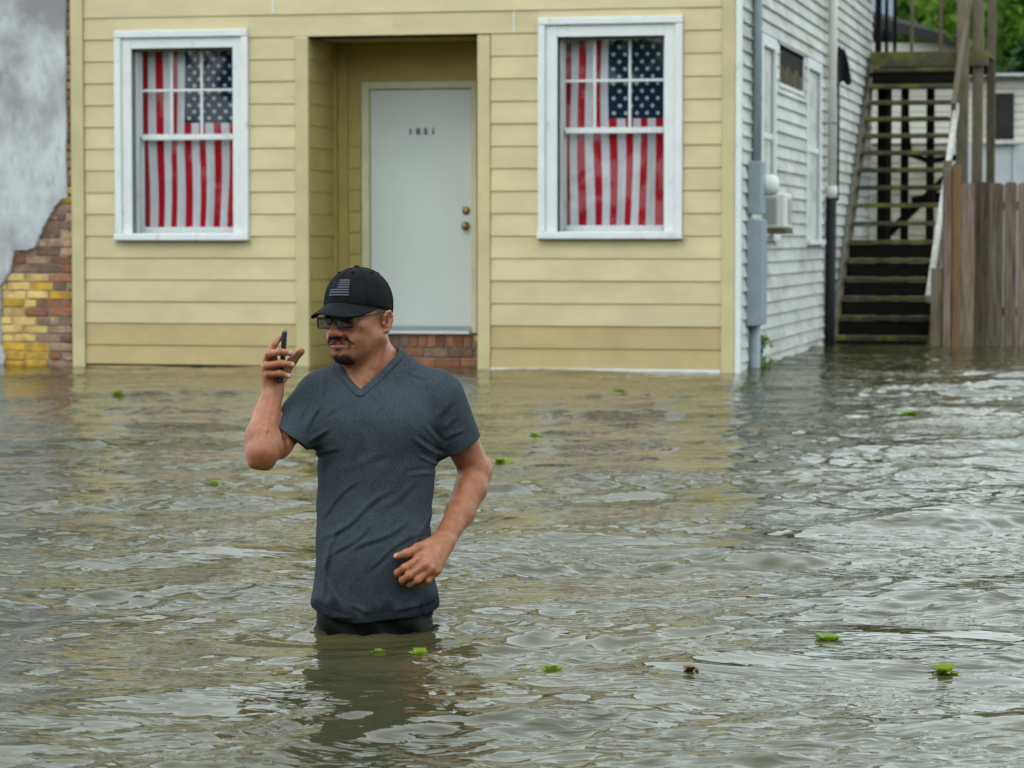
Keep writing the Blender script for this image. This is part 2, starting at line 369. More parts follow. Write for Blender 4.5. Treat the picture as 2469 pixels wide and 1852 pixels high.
ng = N.new('ShaderNodeTexNoise'); ng.inputs['Scale'].default_value = 1.6; ng.inputs['Detail'].default_value = 2; L.new(geo.outputs['Position'], ng.inputs['Vector'])
mg = N.new('ShaderNodeMapRange'); mg.inputs['From Min'].default_value = 0.38; mg.inputs['From Max'].default_value = 0.66; mg.inputs['To Min'].default_value = 0.0; mg.inputs['To Max'].default_value = 1.0; L.new(ng.outputs['Fac'], mg.inputs[0])
bp = N.new('ShaderNodeBump'); bp.inputs["Distance"].default_value = 0.0048; L.new(mg.outputs[0], bp.inputs['Strength']); L.new(n1.outputs['Fac'], bp.inputs['Height']); 
n4 = N.new('ShaderNodeTexNoise'); n4.inputs['Scale'].default_value = 16; n4.inputs['Detail'].default_value = 1.5; n4.inputs['Roughness'].default_value = .6; n4.inputs['Distortion'].default_value = .8; L.new(mp.outputs[0], n4.inputs['Vector'])
ng2 = N.new('ShaderNodeTexNoise'); ng2.inputs['Scale'].default_value = 2.3; ng2.inputs['Detail'].default_value = 3; ng2.inputs['Distortion'].default_value = 1.0; L.new(mp.outputs[0], ng2.inputs['Vector'])
mg2 = N.new('ShaderNodeMapRange'); mg2.inputs['From Min'].default_value = .40; mg2.inputs['From Max'].default_value = .60; mg2.inputs['To Min'].default_value = .0; L.new(ng2.outputs['Fac'], mg2.inputs[0])
bp2 = N.new('ShaderNodeBump'); bp2.inputs['Distance'].default_value = .0085; L.new(mg2.outputs[0], bp2.inputs['Strength']); L.new(n4.outputs['Fac'], bp2.inputs['Height']); L.new(bp.outputs[0], bp2.inputs['Normal']); L.new(bp2.outputs[0], b.inputs['Normal'])
tag(link('flood_water', np_mesh('flood_water', co, qd), wm), kind='structure')

# ------------------------------------------------------------------ the yellow house
TH = math.atan(1530 / 6800.0)
def root(name, u, w, z=0.0):
    """an Empty standing at house coordinates u (right along the front), w (back)"""
    return empty(name, (u * math.cos(TH) + w * math.sin(TH), 23.0 - u * math.sin(TH) + w * math.cos(TH), z), -TH)
house = root('yellow_house', 0, 0)
tag(house, 'yellow clapboard house with white side wall, flags in both front windows', 'house')
UL, UR, EAVE, BACK = -3.797, 1.845, 4.45, 11.0
E0, ES = 0.182, 0.1825                               # board lines
LWO = (-3.407, -2.235, 1.053, 2.804); LWI = (-3.262, -2.372, 1.105, 2.656)
RWO = (0.222, 1.406, 1.065, 2.853);  RWI = (0.378, 1.257, 1.115, 2.697)
PL, PR, PT, PD = -1.720, -0.283, 2.726, 0.80          # porch recess

# wall core with openings
def core(name, boxes, mat): 
    m = MB()
    for q in boxes: m.box(*q)
    return m.build(name, mat, house)
t0, t1 = 0.006, 0.26
core('wall', [
    (UL + .02, LWI[0], t0, t1, -0.9, PT), (LWI[1], PL - .03, t0, t1, -0.9, PT), (LWI[0], LWI[1], t0, t1, -0.9, LWI[2]), (LWI[0], LWI[1], t0, t1, LWI[3], PT),
    (PR + .03, RWI[0], t0, t1, -0.9, PT), (RWI[1], UR - .02, t0, t1, -0.9, PT), (RWI[0], RWI[1], t0, t1, -0.9, RWI[2]), (RWI[0], RWI[1], t0, t1, RWI[3], PT),
    (UL + .02, UR - .02, t0, t1, PT + .002, EAVE),
    (UL + .02, UL + .2, t1, BACK, -0.9, EAVE), (UR - .2, UR - .02, t1, BACK, -0.9, EAVE), (UL + .2, UR - .2, BACK - .2, BACK, -0.9, EAVE)], M['dark'])
# back of the porch recess, with the door opening closed by the door
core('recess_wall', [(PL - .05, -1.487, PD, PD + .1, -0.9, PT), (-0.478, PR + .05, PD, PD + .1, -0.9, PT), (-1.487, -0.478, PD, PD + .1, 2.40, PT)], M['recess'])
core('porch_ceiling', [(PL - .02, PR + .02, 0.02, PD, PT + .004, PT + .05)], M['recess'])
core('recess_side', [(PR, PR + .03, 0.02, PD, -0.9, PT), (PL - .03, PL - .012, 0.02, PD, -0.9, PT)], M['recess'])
core('floor_slab', [(UL + .21, UR - .21, PD + .22, BACK - .21, 0.2, 0.27)] , M['dark'])

def board(u0, u1, z0, z1, mat, name='siding_board', parent=house, axis='u', at=0.0, sgn=1, thick=0.014, thin=0.003, flat=False):
    """lapped board: thick lower edge, thin upper edge tucked under the next one; every board sits a hair differently"""
    j = random.uniform(-0.0012, 0.0012) if not flat else 0.0; j2 = random.uniform(-0.0012, 0.0012) if not flat else 0.0; k = random.uniform(0, 0.002) if not flat else .001
    prof = [(-(thick + k), z0 + j), (-(thick + k) + 0.002, z0 + j - 0.002), (0.004, z0 + j - 0.002), (0.004, z1 + 0.012), (-thin, z1 + 0.012)]
    vs = []
    for uu, jj in ((u0, 0), (u1, j2)):
        for (w, z) in prof:
            if axis == 'u': vs.append((uu, at + w, z + jj))
            else: vs.append((at - sgn * w, uu, z + jj))
    n = len(prof); fs = [tuple(range(n)), tuple(range(2 * n - 1, n - 1, -1))] + [(i, i + n, (i + 1) % n + n, (i + 1) % n) for i in range(n)]
    if axis != 'u' and sgn > 0 or axis == 'u': pass
    o = obj_from(name, vs, fs, mat, parent)
    bm = bmesh.new(); bm.from_mesh(o.data); bmesh.ops.recalc_face_normals(bm, faces=bm.faces); bm.to_mesh(o.data); bm.free()
    return o

def course(k): return (E0 + ES * k, E0 + ES * (k + 1))
G = 0.002
def run(a, b_, z0, z1, mat, O=None):
    """one course from a to b_, cut round the window O"""
    if O is None or z0 >= O[3] - .004 or z1 <= O[2] + .004: board(a + G, b_ - G, z0, z1, mat); return
    cut = []
    if z0 < O[2] - .006: cut.append((z0, O[2] - .014))
    if z1 > O[3] + .006: cut.append((O[3] + .003, z1))
    if not cut: board(a + G, O[0] - G, z0, z1, mat); board(O[1] + G, b_ - G, z0, z1, mat); return
    ps = [board(a + G, O[0], z0, z1, mat, flat=True), board(O[1], b_ - G, z0, z1, mat, flat=True)] + [board(O[0], O[1], q0, q1, mat, flat=True) for q0, q1 in cut]
    jm = MB()                                             # one notched board
    for p_ in ps: jm.add([v.co[:] for v in p_.data.vertices], [tuple(f.vertices) for f in p_.data.polygons])
    for p_ in ps: bpy.data.objects.remove(p_)
    jm.build('siding_board', mat, house)
for k in range(-1, 18):
    z0, z1 = course(k)
    if k == -1: z0 = 0.02
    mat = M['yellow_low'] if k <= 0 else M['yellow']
    if k >= 14:                                           # full width over the porch
        if k == 14: run(UL + .112, -1.0, z0, z1, mat, LWO); run(-1.0 - 2 * G, UR - .122, z0, z1, mat, RWO)
        elif k == 15: run(UL + .112, -2.02, z0, z1, mat); run(-2.02, UR - .122, z0, z1, mat)
        else: run(UL + .112, UR - .122, z0, z1, mat)
    else:
        run(UL + .112, PL - .112, z0, z1, mat, LWO); run(PR + .105, UR - .122, z0, z1, mat, RWO)
# recess: side boards, back boards and corner strips
for k in range(-1, 14):
    z0, z1 = course(k)
    if k == -1: z0 = -0.02
    z1 = min(z1, PT - .004)
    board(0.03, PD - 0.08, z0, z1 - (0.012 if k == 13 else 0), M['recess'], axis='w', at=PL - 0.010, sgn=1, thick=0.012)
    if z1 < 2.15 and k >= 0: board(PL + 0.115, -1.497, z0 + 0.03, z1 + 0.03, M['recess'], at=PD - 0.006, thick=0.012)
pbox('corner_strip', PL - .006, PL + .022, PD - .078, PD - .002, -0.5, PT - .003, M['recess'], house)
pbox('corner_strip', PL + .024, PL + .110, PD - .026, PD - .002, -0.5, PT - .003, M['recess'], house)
# trim
pbox('corner_trim', UL, UL + .11, -.034, .0055, -.8, EAVE, M['yellow_trim'], house)
pbox('corner_trim', UR - .12, UR - .017, -.034, .0055, -.8, EAVE, M['yellow_trim'], house)
pbox('corner_trim', UR - .015, UR + .03, -.024, .0055, -.8, EAVE, M['white'], house)
pbox('corner_trim', UR + .004, UR + .028, .008, .09, -.8, EAVE, M['white'], house)
pbox('porch_post', PL - .110, PL, -.026, .0195, -.8, PT - .004, M['yellow_trim'], house)
pbox('porch_post', PR, PR + .103, -.026, .0195, -.8, PT - .004, M['yellow_trim'], house)
pbox('caulk_strip', PL - .108, PL - .004, -.020, -.002, PT - .0038, PT + .005, M['white'], house, 0.001)
for (uc, z0, z1) in ((-2.02, course(16)[0] - .17, course(16)[0] - .01), (0.02, course(14)[0] + .0, course(14)[0] + .17)):
    pbox('caulk_strip', uc - .006, uc + .006, -.0175, -.004, z0, z1, M['white'], house, 0.001)
pbox('base_flashing', PR + .108, UR - .125, -.030, -.001, -.25, .016, M['white'], house)
pbox('base_board', UL + .112, PL - .112, -.012, .0055, -.8, .0, M['yellow_low'], house)

# upper storey, roof: above the picture, seen only in the water
m = MB()
for k in range(18, 23):
    z0, z1 = course(k)
    m.box(UL + .112, UR - .122, -.012, .004, z0, z1 - .004)
m.build('upper_siding', M['yellow'], house)
m = MB(); ov = .35
m.add([(UL - ov, -ov, EAVE), (UR + ov, -ov, EAVE), (UR + ov, BACK + ov, EAVE), (UL - ov, BACK + ov, EAVE), ((UL + UR) / 2, 2.6, EAVE + 1.35), ((UL + UR) / 2, BACK - 2.6, EAVE + 1.35)],
      [(0, 3, 2, 1), (0, 1, 4), (1, 2, 5, 4), (2, 3, 5), (3, 0, 4, 5)])
m.build('roof', M['roofdark'], house)

# windows: casing > band, sash, muntins, sill, panes
def window(O, I, mun_u, mun_z, meet, par=house):
    o0, o1, z0, z1 = O; i0, i1, y0, y1 = I
    c = MB()                                              # flat casing round the opening
    c.box(o0 + .062, i0, -.022, .0055, z0 + .062, z1 - .062, .002); c.box(i1, o1 - .062, -.022, .0055, z0 + .062, z1 - .062, .002)
    c.box(i0 + .001, i1 - .001, -.020, .0055, y1, z1 - .062, .002)
    win = c.build('window', M['white'], par)
    for q in ((o0, o0 + .06, z0 + .062, z1 - .062), (o1 - .06, o1, z0 + .062, z1 - .062)):
        pbox('frame', q[0], q[1], -.045, .0055, q[2], q[3], M['white'], win, .006)
    pbox('frame', o0, o1, -.048, .0055, z1 - .060, z1, M['white'], win, .006)
    pbox('sill', o0 - .004, o1 + .004, -.075, .005, z0, z0 + .060, M['white'], win, .008)
    for q in ((i0 - .018, i0, y0, y1), (i1, i1 + .018, y0, y1)):
        pbox('jamb', q[0], q[1], .0075, .258, q[2], q[3], M['white'], win, .001)
    pbox('jamb', i0, i1, .0075, .258, y1, y1 + .018, M['white'], win, .001)
    pbox('jamb', i0, i1, .0075, .258, y0 - .018, y0, M['white'], win, .001)
    pbox('stop', i0 + .0005, i0 + .022, .085, .135, y0, y1, M['white'], win, .002); pbox('stop', i1 - .022, i1 - .0005, .085, .135, y0, y1, M['white'], win, .002)
    W0, W1 = .140, .172                                   # upper sash, outside
    pbox('sash_rail', i0 + .001, i0 + .034, W0, W1, meet, y1 - .001, M['white'], win); pbox('sash_rail', i1 - .034, i1 - .001, W0, W1, meet, y1 - .001, M['white'], win)
    pbox('sash_rail', i0 + .035, i1 - .035, W0, W1, y1 - .012, y1 - .001, M['white'], win)
    pbox('sash_rail', i0 + .035, i1 - .035, W0 - .004, W1, meet - .024, meet + .024, M['white'], win)
    for u in mun_u: pbox('muntin', u - .011, u + .011, W0 + .004, W1 - .004, meet + .025, y1 - .013, M['white'], win, .002)
    us = [i0 + .035] + sum([[u - .0115, u + .0115] for u in mun_u], []) + [i1 - .035]
    for a, b_ in zip(us[::2], us[1::2]): pbox('muntin', a, b_, W0 + .006, W1 - .006, mun_z - .011, mun_z + .011, M['white'], win, .002)
    zz = [(meet + .025, mun_z - .0115), (mun_z + .0115, y1 - .013)]
    for a, b_ in zip(us[::2], us[1::2]):
        for q0, q1 in zz: 
            t = random.uniform(-.0012, .0012)
            obj_from('pane', [(a, .158, q0), (b_, .158 + t, q0), (b_, .160 + t, q1), (a, .160, q1), (a, .161, q0), (b_, .161 + t, q0), (b_, .163 + t, q1), (a, .163, q1)],
                     [(0, 1, 2, 3), (7, 6, 5, 4), (0, 4, 5, 1), (1, 5, 6, 2), (2, 6, 7, 3), (3, 7, 4, 0)], M['pane'], win)
    W0, W1 = .176, .206                                   # lower sash, inside
    pbox('sash_rail', i0 + .001, i0 + .036, W0, W1, y0 + .001, meet + .02, M['white'], win); pbox('sash_rail', i1 - .036, i1 - .001, W0, W1, y0 + .001, meet + .02, M['white'], win)
    pbox('sash_rail', i0 + .037, i1 - .037, W0 - .01, W1, y0 + .001, y0 + .062, M['white'], win)
    obj_from('pane', [(i0 + .037, .19, y0 + .063), (i1 - .037, .19, y0 + .063), (i1 - .037, .191, meet + .015), (i0 + .037, .191, meet + .015), (i0 + .037, .193, y0 + .063), (i1 - .037, .193, y0 + .063), (i1 - .037, .194, meet + .015), (i0 + .037, .194, meet + .015)],
             [(0, 1, 2, 3), (7, 6, 5, 4), (0, 4, 5, 1), (1, 5, 6, 2), (2, 6, 7, 3), (3, 7, 4, 0)], M['pane'], win)
    return win
window(LWO, LWI, (-2.965, -2.700), 2.314, 1.922)
window(RWO, RWI, (0.655, 0.945), 2.351, 1.948)

# flags hung behind the two front windows
M['flag_red'] = nmat('flag_red_cloth', (0.55, 0.012, 0.03), 0.8, 0.12, 4, bump=0.0004, bscale=900, rnd=0)
M['flag_white'] = nmat('flag_white_cloth', (0.84, 0.85, 0.90), 0.8, 0.06, 4, bump=0.0004, bscale=900, rnd=0)
M['flag_blue'] = nmat('flag_blue_cloth', (0.012, 0.032, 0.065), 0.8, 0.12, 4, bump=0.0004, bscale=900, rnd=0)
def flag(u0, u1, zt, zb, zc, w, label, seed):
    r = random.Random(seed); o = root('national_flag', (u0 + u1) / 2, w, zb); mid = (u0 + u1) / 2
    ph = [r.uniform(0, 6.28) for _ in range(6)]
    def pt(s, z, off=0.0):                                # s across 0..1
        f = (zt - z) / (zt - zb)
        sway = .010 * math.sin(2.2 * f * math.pi + ph[0] + 3.1 * s) * f + .006 * math.sin(5 * f + ph[1] + 9 * s)
        fold = .016 * math.sin(2 * math.pi * 3.1 * s + ph[2] + 1.4 * f) + .009 * math.sin(2 * math.pi * 6.3 * s + ph[3] - 2.1 * f) + .004 * math.sin(2 * math.pi * 2.2 * f + ph[4])
        return (u0 + (u1 - u0) * s + sway - mid, fold * (0.35 + 0.65 * f) - off, z - zb)
    m = MB(); nz = 44
    za = [zt + (zb - zt) * i / nz for i in range(nz + 1)]
    za = sorted(za + [zc], reverse=True)
    ns = 52
    V = [[pt(j / ns, z) for j in range(ns + 1)] for z in za]
    vs = [q for row in V for q in row]
    base = len(m.v); m.v += vs
    for i in range(len(za) - 1):
        for j in range(ns):
            st_ = j * 13 // ns; zm = (za[i] + za[i + 1]) / 2
            mi = 2 if (zm > zc and st_ >= 6) else (0 if st_ % 2 == 0 else 1)
            m.f.append((base + i * (ns + 1) + j, base + (i + 1) * (ns + 1) + j, base + (i + 1) * (ns + 1) + j + 1, base + i * (ns + 1) + j + 1)); m.m.append(mi)
    cs0 = 6 / 13.0
    for i in range(11):                                   # stars, nine by eleven, staggered
        for j in range(9):
            if (i + j) % 2: continue
            s_ = cs0 + (1 - cs0) * (j + 1) / 10.0; z_ = zt - .03 - (zt - .03 - zc) * (i + .75) / 11.5
            rad = .021; pts = [pt(s_, z_, .0025)]
            for q in range(10):
                rr_ = rad if q % 2 == 0 else rad * .42; an = math.pi / 2 * 0 + q * math.pi / 5 
                pts.append(pt(s_ + rr_ * math.cos(an) / (u1 - u0), z_ + rr_ * math.sin(an), .0025))
            m.add(pts, [(0, 1 + (q + 1) % 10, 1 + q) for q in range(10)], 1)
    fo = m.build('cloth', [M['flag_red'], M['flag_white'], M['flag_blue']], o, True)
    rod = MB().tube([(u0 - mid - .03, .0, zt - zb + .012), (u1 - mid + .03, .0, zt - zb + .012)], .008, 8).build('rod', M['white'], o)
    return tag(o, label, 'flag', 'flags hung as curtains behind the front windows')
flag(-3.262, -2.44, 2.70, 1.08, 2.043, .240, 'stars and stripes hung lengthwise behind the left front window', 3)
flag(0.372, 1.205, 2.76, 1.08, 2.046, .240, 'stars and stripes hung lengthwise behind the right front window', 8)

# door
dr = pbox('door', -1.418, -.529, PD + .01, PD + .055, .318, 2.335, M['door'], house, .003)
pbox('door_frame', -1.487, -1.422, PD - .03, PD + .06, .27, 2.400, M['doorframe'], house); pbox('door_frame', -.525, -.480, PD - .03, PD + .06, .27, 2.400, M['doorframe'], house)
pbox('door_frame', -1.4215, -.5255, PD - .028, PD + .06, 2.339, 2.400, M['doorframe'], house)
pbox('door_sweep', -1.414, -.533, PD - .004, PD + .009, .292, .330, M['greymetal'], house, .002)
pbox('threshold', -1.421, -.526, PD - .10, PD + .05, .262, .290, M['alu'], house, .006)
def knob(u, z, r, ln, nm):
    m = MB(); prof = [(0.0, r * 1.35), (.006, r * 1.35), (.008, r * .55), (ln * .45, r * .5), (ln * .6, r * .95), (ln * .85, r), (ln, r * .6), (ln + .001, 0.001)]
    n = 20; vs = []; fs = []
    for (d, q) in prof:
        for k in range(n): a = 2 * math.pi * k / n; vs.append((u + q * math.cos(a), PD + .009 - d, z + q * math.sin(a)))
    for i in range(len(prof) - 1):
        for k in range(n): fs.append((i * n + k, i * n + (k + 1) % n, (i + 1) * n + (k + 1) % n, (i + 1) * n + k))
    return m.add(vs, fs).build(nm, M['brass'], dr, True)
knob(-.585, 1.178, .028, .06, 'door_knob'); knob(-.580, 1.308, .026, .022, 'deadbolt')
for i, ch in enumerate('1851'):
    cu = bpy.data.curves.new('digit', 'FONT'); cu.body = ch; cu.size = .072; cu.extrude = .003; cu.align_x = 'CENTER'; cu.offset = .0022
    to = bpy.data.objects.new('digit', cu); COL.objects.link(to)
    me = bpy.data.meshes.new_from_object(to.evaluated_get(bpy.context.evaluated_depsgraph_get())); bpy.data.objects.remove(to)
    me.transform(Matrix.Translation((-1.064 + i * .066, PD + .006, 1.955)) @ Matrix.Rotation(math.radians(90), 4, 'X'))
    link('house_number', me, M['blackplastic'], dr)
pbox('bell_button', -.30, -.284, .40, .43, .92, .99, M['rubber'], house, .003)

# brick step under the door
step = MB().box(PL + .03, PR - .004, PD - .055, PD + .2, -.9, .256).build('brick_step', M['mortar'], house)
bz = .258
for r_, (hh, ln) in enumerate(((.108, .068), (.068, .205), (.068, .205), (.068, .205), (.068, .205))):
    u = PL + .035 - (ln * .5 if r_ % 2 else 0)
    while u < PR - .02:
        a, b_ = max(u, PL + .035), min(u + ln, PR - .006)
        if b_ - a > .03:
            pbox('brick', a, b_ , PD - .068 - random.uniform(0, .006), PD - .056, bz - hh, bz, random.choice([M['brick'], M['brick'], M['brick_brown']]), step, .004)
        u += ln + .011
    bz -= hh + .011

# white side wall
SU = UR + .006
WH = 0.114
SW1 = (1.22, 2.18, 1.10, 2.80); SW2 = (4.46, 5.70, 1.06, 2.80)
VENT = (2.40, 4.30, 2.43, 2.78)
k = 0
while True:
    z0 = 0.02 + k * WH - .06; z1 = z0 + WH
    if z0 > 4.3: break
    segs = [(.094, BACK)]
    for Wd in (SW1, SW2, VENT):
        lo_, hi_ = Wd[2] - (.055 if Wd is not VENT else .022), Wd[3] + .002
        if z1 > lo_ and z0 < hi_:
            ns_ = []
            for a, b_ in segs:
                if Wd[0] > a and Wd[1] < b_: ns_ += [(a, Wd[0]), (Wd[1], b_)]
                else: ns_.append((a, b_))
            segs = ns_
            if z0 < lo_ - .012: board(Wd[0] + .001, Wd[1] - .001, z0, lo_ - .012, M['whitewall'], axis='w', at=SU, sgn=1, thick=.028)
            if z1 > hi_ + .012: board(Wd[0] + .001, Wd[1] - .001, hi_ + .004, z1, M['whitewall'], axis='w', at=SU, sgn=1, thick=.028)
    segs2 = []
    for a, b_ in segs:
        if b_ - a > 6: c_ = a + random.uniform(2.2, 4.5); segs2 += [(a, c_), (c_, b_)]
        else: segs2.append((a, b_))
    for a, b_ in segs2: board(a + .001, b_ - .001, z0, z1, M['whitewall'], axis='w', at=SU, sgn=1, thick=.028)
    k += 1
m = MB()
while z0 < EAVE - .1:
    m.box(SU, SU + .010, .094, BACK, z0 + .012, z0 + WH - .004); z0 += WH
m.build('upper_siding', M['whitewall'], house)
def side_window(Wd, nm='window'):
    w0, w1, z0, z1 = Wd
    win = MB().box(SU, SU + .03, w0, w0 + .10, z0, z1, .003).box(SU, SU + .03, w1 - .10, w1, z0, z1, .003).box(SU, SU + .032, w0 + .1005, w1 - .1005, z1 - .10, z1 - .001, .003).build(nm, M['white'], house)
    pbox('sill', SU, SU + .07, w0 - .02, w1 + .02, z0 - .05, z0 - .001, M['white'], win, .005)
    pbox('sash_rail', SU - .016, SU + .008, w0 + .101, w1 - .101, (z0 + z1) / 2 - .025, (z0 + z1) / 2 + .025, M['white'], win)
    pbox('pane', SU - .015, SU - .006, w0 + .101, w1 - .101, z0, (z0 + z1) / 2 - .026, M['whitewall'], win, 0); pbox('pane', SU - .015, SU - .006, w0 + .101, w1 - .101, (z0 + z1) / 2 + .026, z1 - .101, M['whitewall'], win, 0)
    return win
side_window(SW1); side_window(SW2)
v = MB().box(SU - .018, SU - .004, VENT[0] + .03, VENT[1] - .03, VENT[2] + .02, VENT[3] - .02).build('vent_opening', M['darkwood'], house)
for q in ((VENT[0], VENT[0] + .03, VENT[2], VENT[3]), (VENT[1] - .03, VENT[1], VENT[2], VENT[3])): pbox('frame', SU, SU + .02, q[0], q[1], q[2], q[3], M['white'], v)
pbox('frame', SU, SU + .02, VENT[0] + .031, VENT[1] - .031, VENT[2] - .02, VENT[2] + .02, M['white'], v)
for i in range(9): pbox('slat', SU - .003, SU + .008, VENT[0] + .08 + i * .2, VENT[0] + .17 + i * .2, VENT[2] + .03, VENT[3] - .16 - .02 * (i % 3), M['greywood'], v, 0)

# ------------------------------------------------------------------ fixtures on the side wall
em = root('electric_meter', SU + .05, .55, .3)
tag(em, 'grey electric meter, breaker box and conduit on the white side wall by the corner', 'electric meter')
MB().tube([(.03, .0, 1.40), (.03, .0, 4.4)], .034, 14).build('conduit', M['greyblue'], em, True)
MB().tube([(-.02, .10, 1.35), (-.02, .10, 4.4)], .012, 8).build('cable', M['fence'], em, True)
for z_ in (1.9, 2.5, 3.1, 3.7): pbox('pipe_clamp', -.035, .068, -.012, .012, z_, z_ + .025, M['greymetal'], em, .002)
ms = pbox('meter_socket', -.03, .085, -.16, .14, .97, 1.40, M['greymetal'], em, .008)
m = MB(); n = 20; vs = []; fs = []
for (d, q) in ((0, .09), (.05, .088), (.085, .075), (.10, .05), (.104, .001)):
    for k in range(n): a = 2 * math.pi * k / n; vs.append((.086 + d, .16 + q * math.cos(a), 1.21 + q * math.sin(a)))
for i in range(4):
    for k in range(n): fs.append((i * n + k, i * n + (k + 1) % n, (i + 1) * n + (k + 1) % n, (i + 1) * n + k))
m.add(vs, fs).build('meter_dome', M['acwhite'], em, True)
pbox('breaker_box', -.035, .075, -.19, .21, .06, .93, M['greyblue'], em, .008)
pbox('box_cover', .076, .088, -.18, .20, .07, .92, M['greyblue'], em, .003)
MB().tube([(.02, -.02, .06), (.02, -.02, -.9)], .045, 12).build('lower_conduit', M['greymetal'], em, True)
pbox('gas_tap', -.03, .03, .34, .46, .42, .72, M['greywood'], em, .01)

ac = root('air_conditioner', SU + .13, 1.50, 1.16)
tag(ac, 'white air conditioner sticking out of the side wall window', 'air conditioner')
pbox('casing', -.12, .09, -.24, .24, .0, .29, M['acwhite'], ac, .012)
for i in range(11): pbox('grille_slat', -.10, .02, -.252, -.241, .035 + i * .021, .047 + i * .021, M['acgrille'], ac, .001)
pbox('side_vent', .091, .098, -.05, .18, .04, .25, M['acgrille'], ac, .001)
pbox('bracket', -.11, .10, -.22, .22, -.05, -.002, M['greywood'], ac, .003)

dp = root('drain_pipe', SU + .09, 6.05, -.3)
tag(dp, 'white drain pipe with black lower section on the white side wall', 'pipe')
MB().tube([(0, 0, 1.85), (0, 0, 5.6)], .047, 16).build('upper_pipe', M['pipewhite'], dp, True)
MB().tube([(0, 0, 1.78), (0, 0, 1.90)], .056, 16).build('coupling', M['pipewhite'], dp, True)
MB().tube([(-.02, 0, -.5), (-.005, 0, 1.79)], .054, 16).build('lower_pipe', M['pipeblack'], dp, True)
MB().tube([(.058, .02, 1.75), (.062, .02, 2.6), (.055, .0, 3.2)], .012, 8).build('cable', M['pipeblack'], dp, True)
pbox('strap', -.08, .052, -.052, .052, 2.52, 2.545, M['greymetal'], dp, .002)
rg = MB()
gx, gz = 7, 14; vs = []
for i in range(gz + 1):
    for j in range(gx + 1):
        f, s_ = i / gz, j / gx; wdt = .07 + .06 * math.sin(f * 2.6); vs.append((.02 * math.sin(7 * s_ + 3 * f) + .03 * f, (s_ - .5) * .02, 0)); vs[-1] = ((s_ - .5) * wdt + .05 * f, .025 * math.sin(9 * s_ + 4 * f), -.36 * f + .02 * math.sin(6 * s_))
fs = [(i * (gx + 1) + j, i * (gx + 1) + j + 1, (i + 1) * (gx + 1) + j + 1, (i + 1) * (gx + 1) + j) for i in range(gz) for j in range(gx)]
rag = obj_from('hanging_rag', vs, fs, M['rag'], None, True)
sm = rag.modifiers.new('thickness', 'SOLIDIFY'); sm.thickness = .012
rr_ = root('tmp', SU + .15, 6.25, 3.0); rag.location = rr_.location; rag.rotation_euler = rr_.rotation_euler; bpy.data.objects.remove(rr_)
tag(rag, 'black cloth hanging beside the white drain pipe', 'rag')

# ------------------------------------------------------------------ stuccoed brick building at the left
sb = root('stucco_building', -5.6, .0, -.9)
tag(sb, 'old stuccoed building with peeling render and bare brick at the left edge', 'building')
ox, oz = 5.6, .9                                          # house coordinates -> this building's own
def S(u, z): return (u + ox, z + oz)
cw = MB(); cw.box(-6.0, -3.842 + ox, .012, 9.0, 0, 7.9)
cw.build('wall', M['mortar'], sb)
edge = [(-3.846, 7.0), (-3.838, 4.0), (-3.848, 3.3), (-3.836, 3.07), (-3.846, 2.7), (-3.840, 2.2), (-3.848, 1.8), (-3.842, 1.412), (-3.875, 1.408), (-3.889, 1.404), (-3.915, 1.378), (-3.944, 1.346), (-3.972, 1.30), (-4.003, 1.256), (-4.03, 1.21), (-4.053, 1.17), (-4.075, 1.12), (-4.096, 1.084), (-4.108, 1.045), (-4.122, 1.014), (-4.145, .992), (-4.164, .983), (-4.196, .974), (-4.226, .975), (-4.262, .982), (-4.289, .994), (-4.306, 1.006), (-4.318, .95), (-4.332, .896), (-4.35, .83), (-4.367, .778), (-4.40, .728), (-4.426, .692), (-4.450, .655), (-4.447, .60), (-4.440, .48), (-4.452, .345), (-4.445, .25), (-4.458, .188), (-4.43, .12), (-4.415, .05), (-4.44, -.1), (-4.43, -.9)]
# stucco sheet: rows of points from far left to the broken edge, with thickness and a rough lip
m = MB(); cols = [-11.6, -9, -7, -5.8, -5.2, -4.85, -4.6]
ez = []
for i in range(len(edge) - 1):
    (a, z0), (b_, z1) = edge[i], edge[i + 1]
    nseg = max(1, int(math.hypot(a - b_, z0 - z1) / .022)) if z0 < 1.6 else max(1, int(abs(z0 - z1) / .15))
    for q in range(nseg):
        f = q / nseg; ez.append((a + (b_ - a) * f + random.uniform(-.006, .006), z0 + (z1 - z0) * f + (random.uniform(-.004, .004) if z0 < 1.45 else 0)))
ez.append(edge[-1])
def thick(u, z): return -.022 - .006 * math.sin(3.1 * u + 2 * z) * math.sin(2.3 * z)
front = []; nz_ = len(ez); i0_ = next(i for i, q in enumerate(ez) if q[1] < 1.0); i1_ = next(i for i, q in enumerate(ez) if q[0] < -4.0 and q[1] < .93)
for i_, (u, z) in enumerate(ez):
    zf = z if i_ < i0_ or i_ >= i1_ else ez[i0_ - 1][1] + (ez[i1_][1] - ez[i0_ - 1][1]) * (i_ - i0_ + 1) / (i1_ - i0_ + 1)
    row = [(c, -.028, zf) for c in cols] + [(u - .012, thick(u, z), z), (u, thick(u, z) + .007, z), (u + .002, .0115, z)]
    front.append(row)
nc = len(front[0]); vs = [(q[0] + ox, q[1], q[2] + oz) for row in front for q in row]
fs = [(i * nc + j, (i + 1) * nc + j, (i + 1) * nc + j + 1, i * nc + j + 1) for i in range(len(front) - 1) for j in range(nc - 1)]
so = m.add(vs, fs).build('stucco', M['stucco'], sb, False)
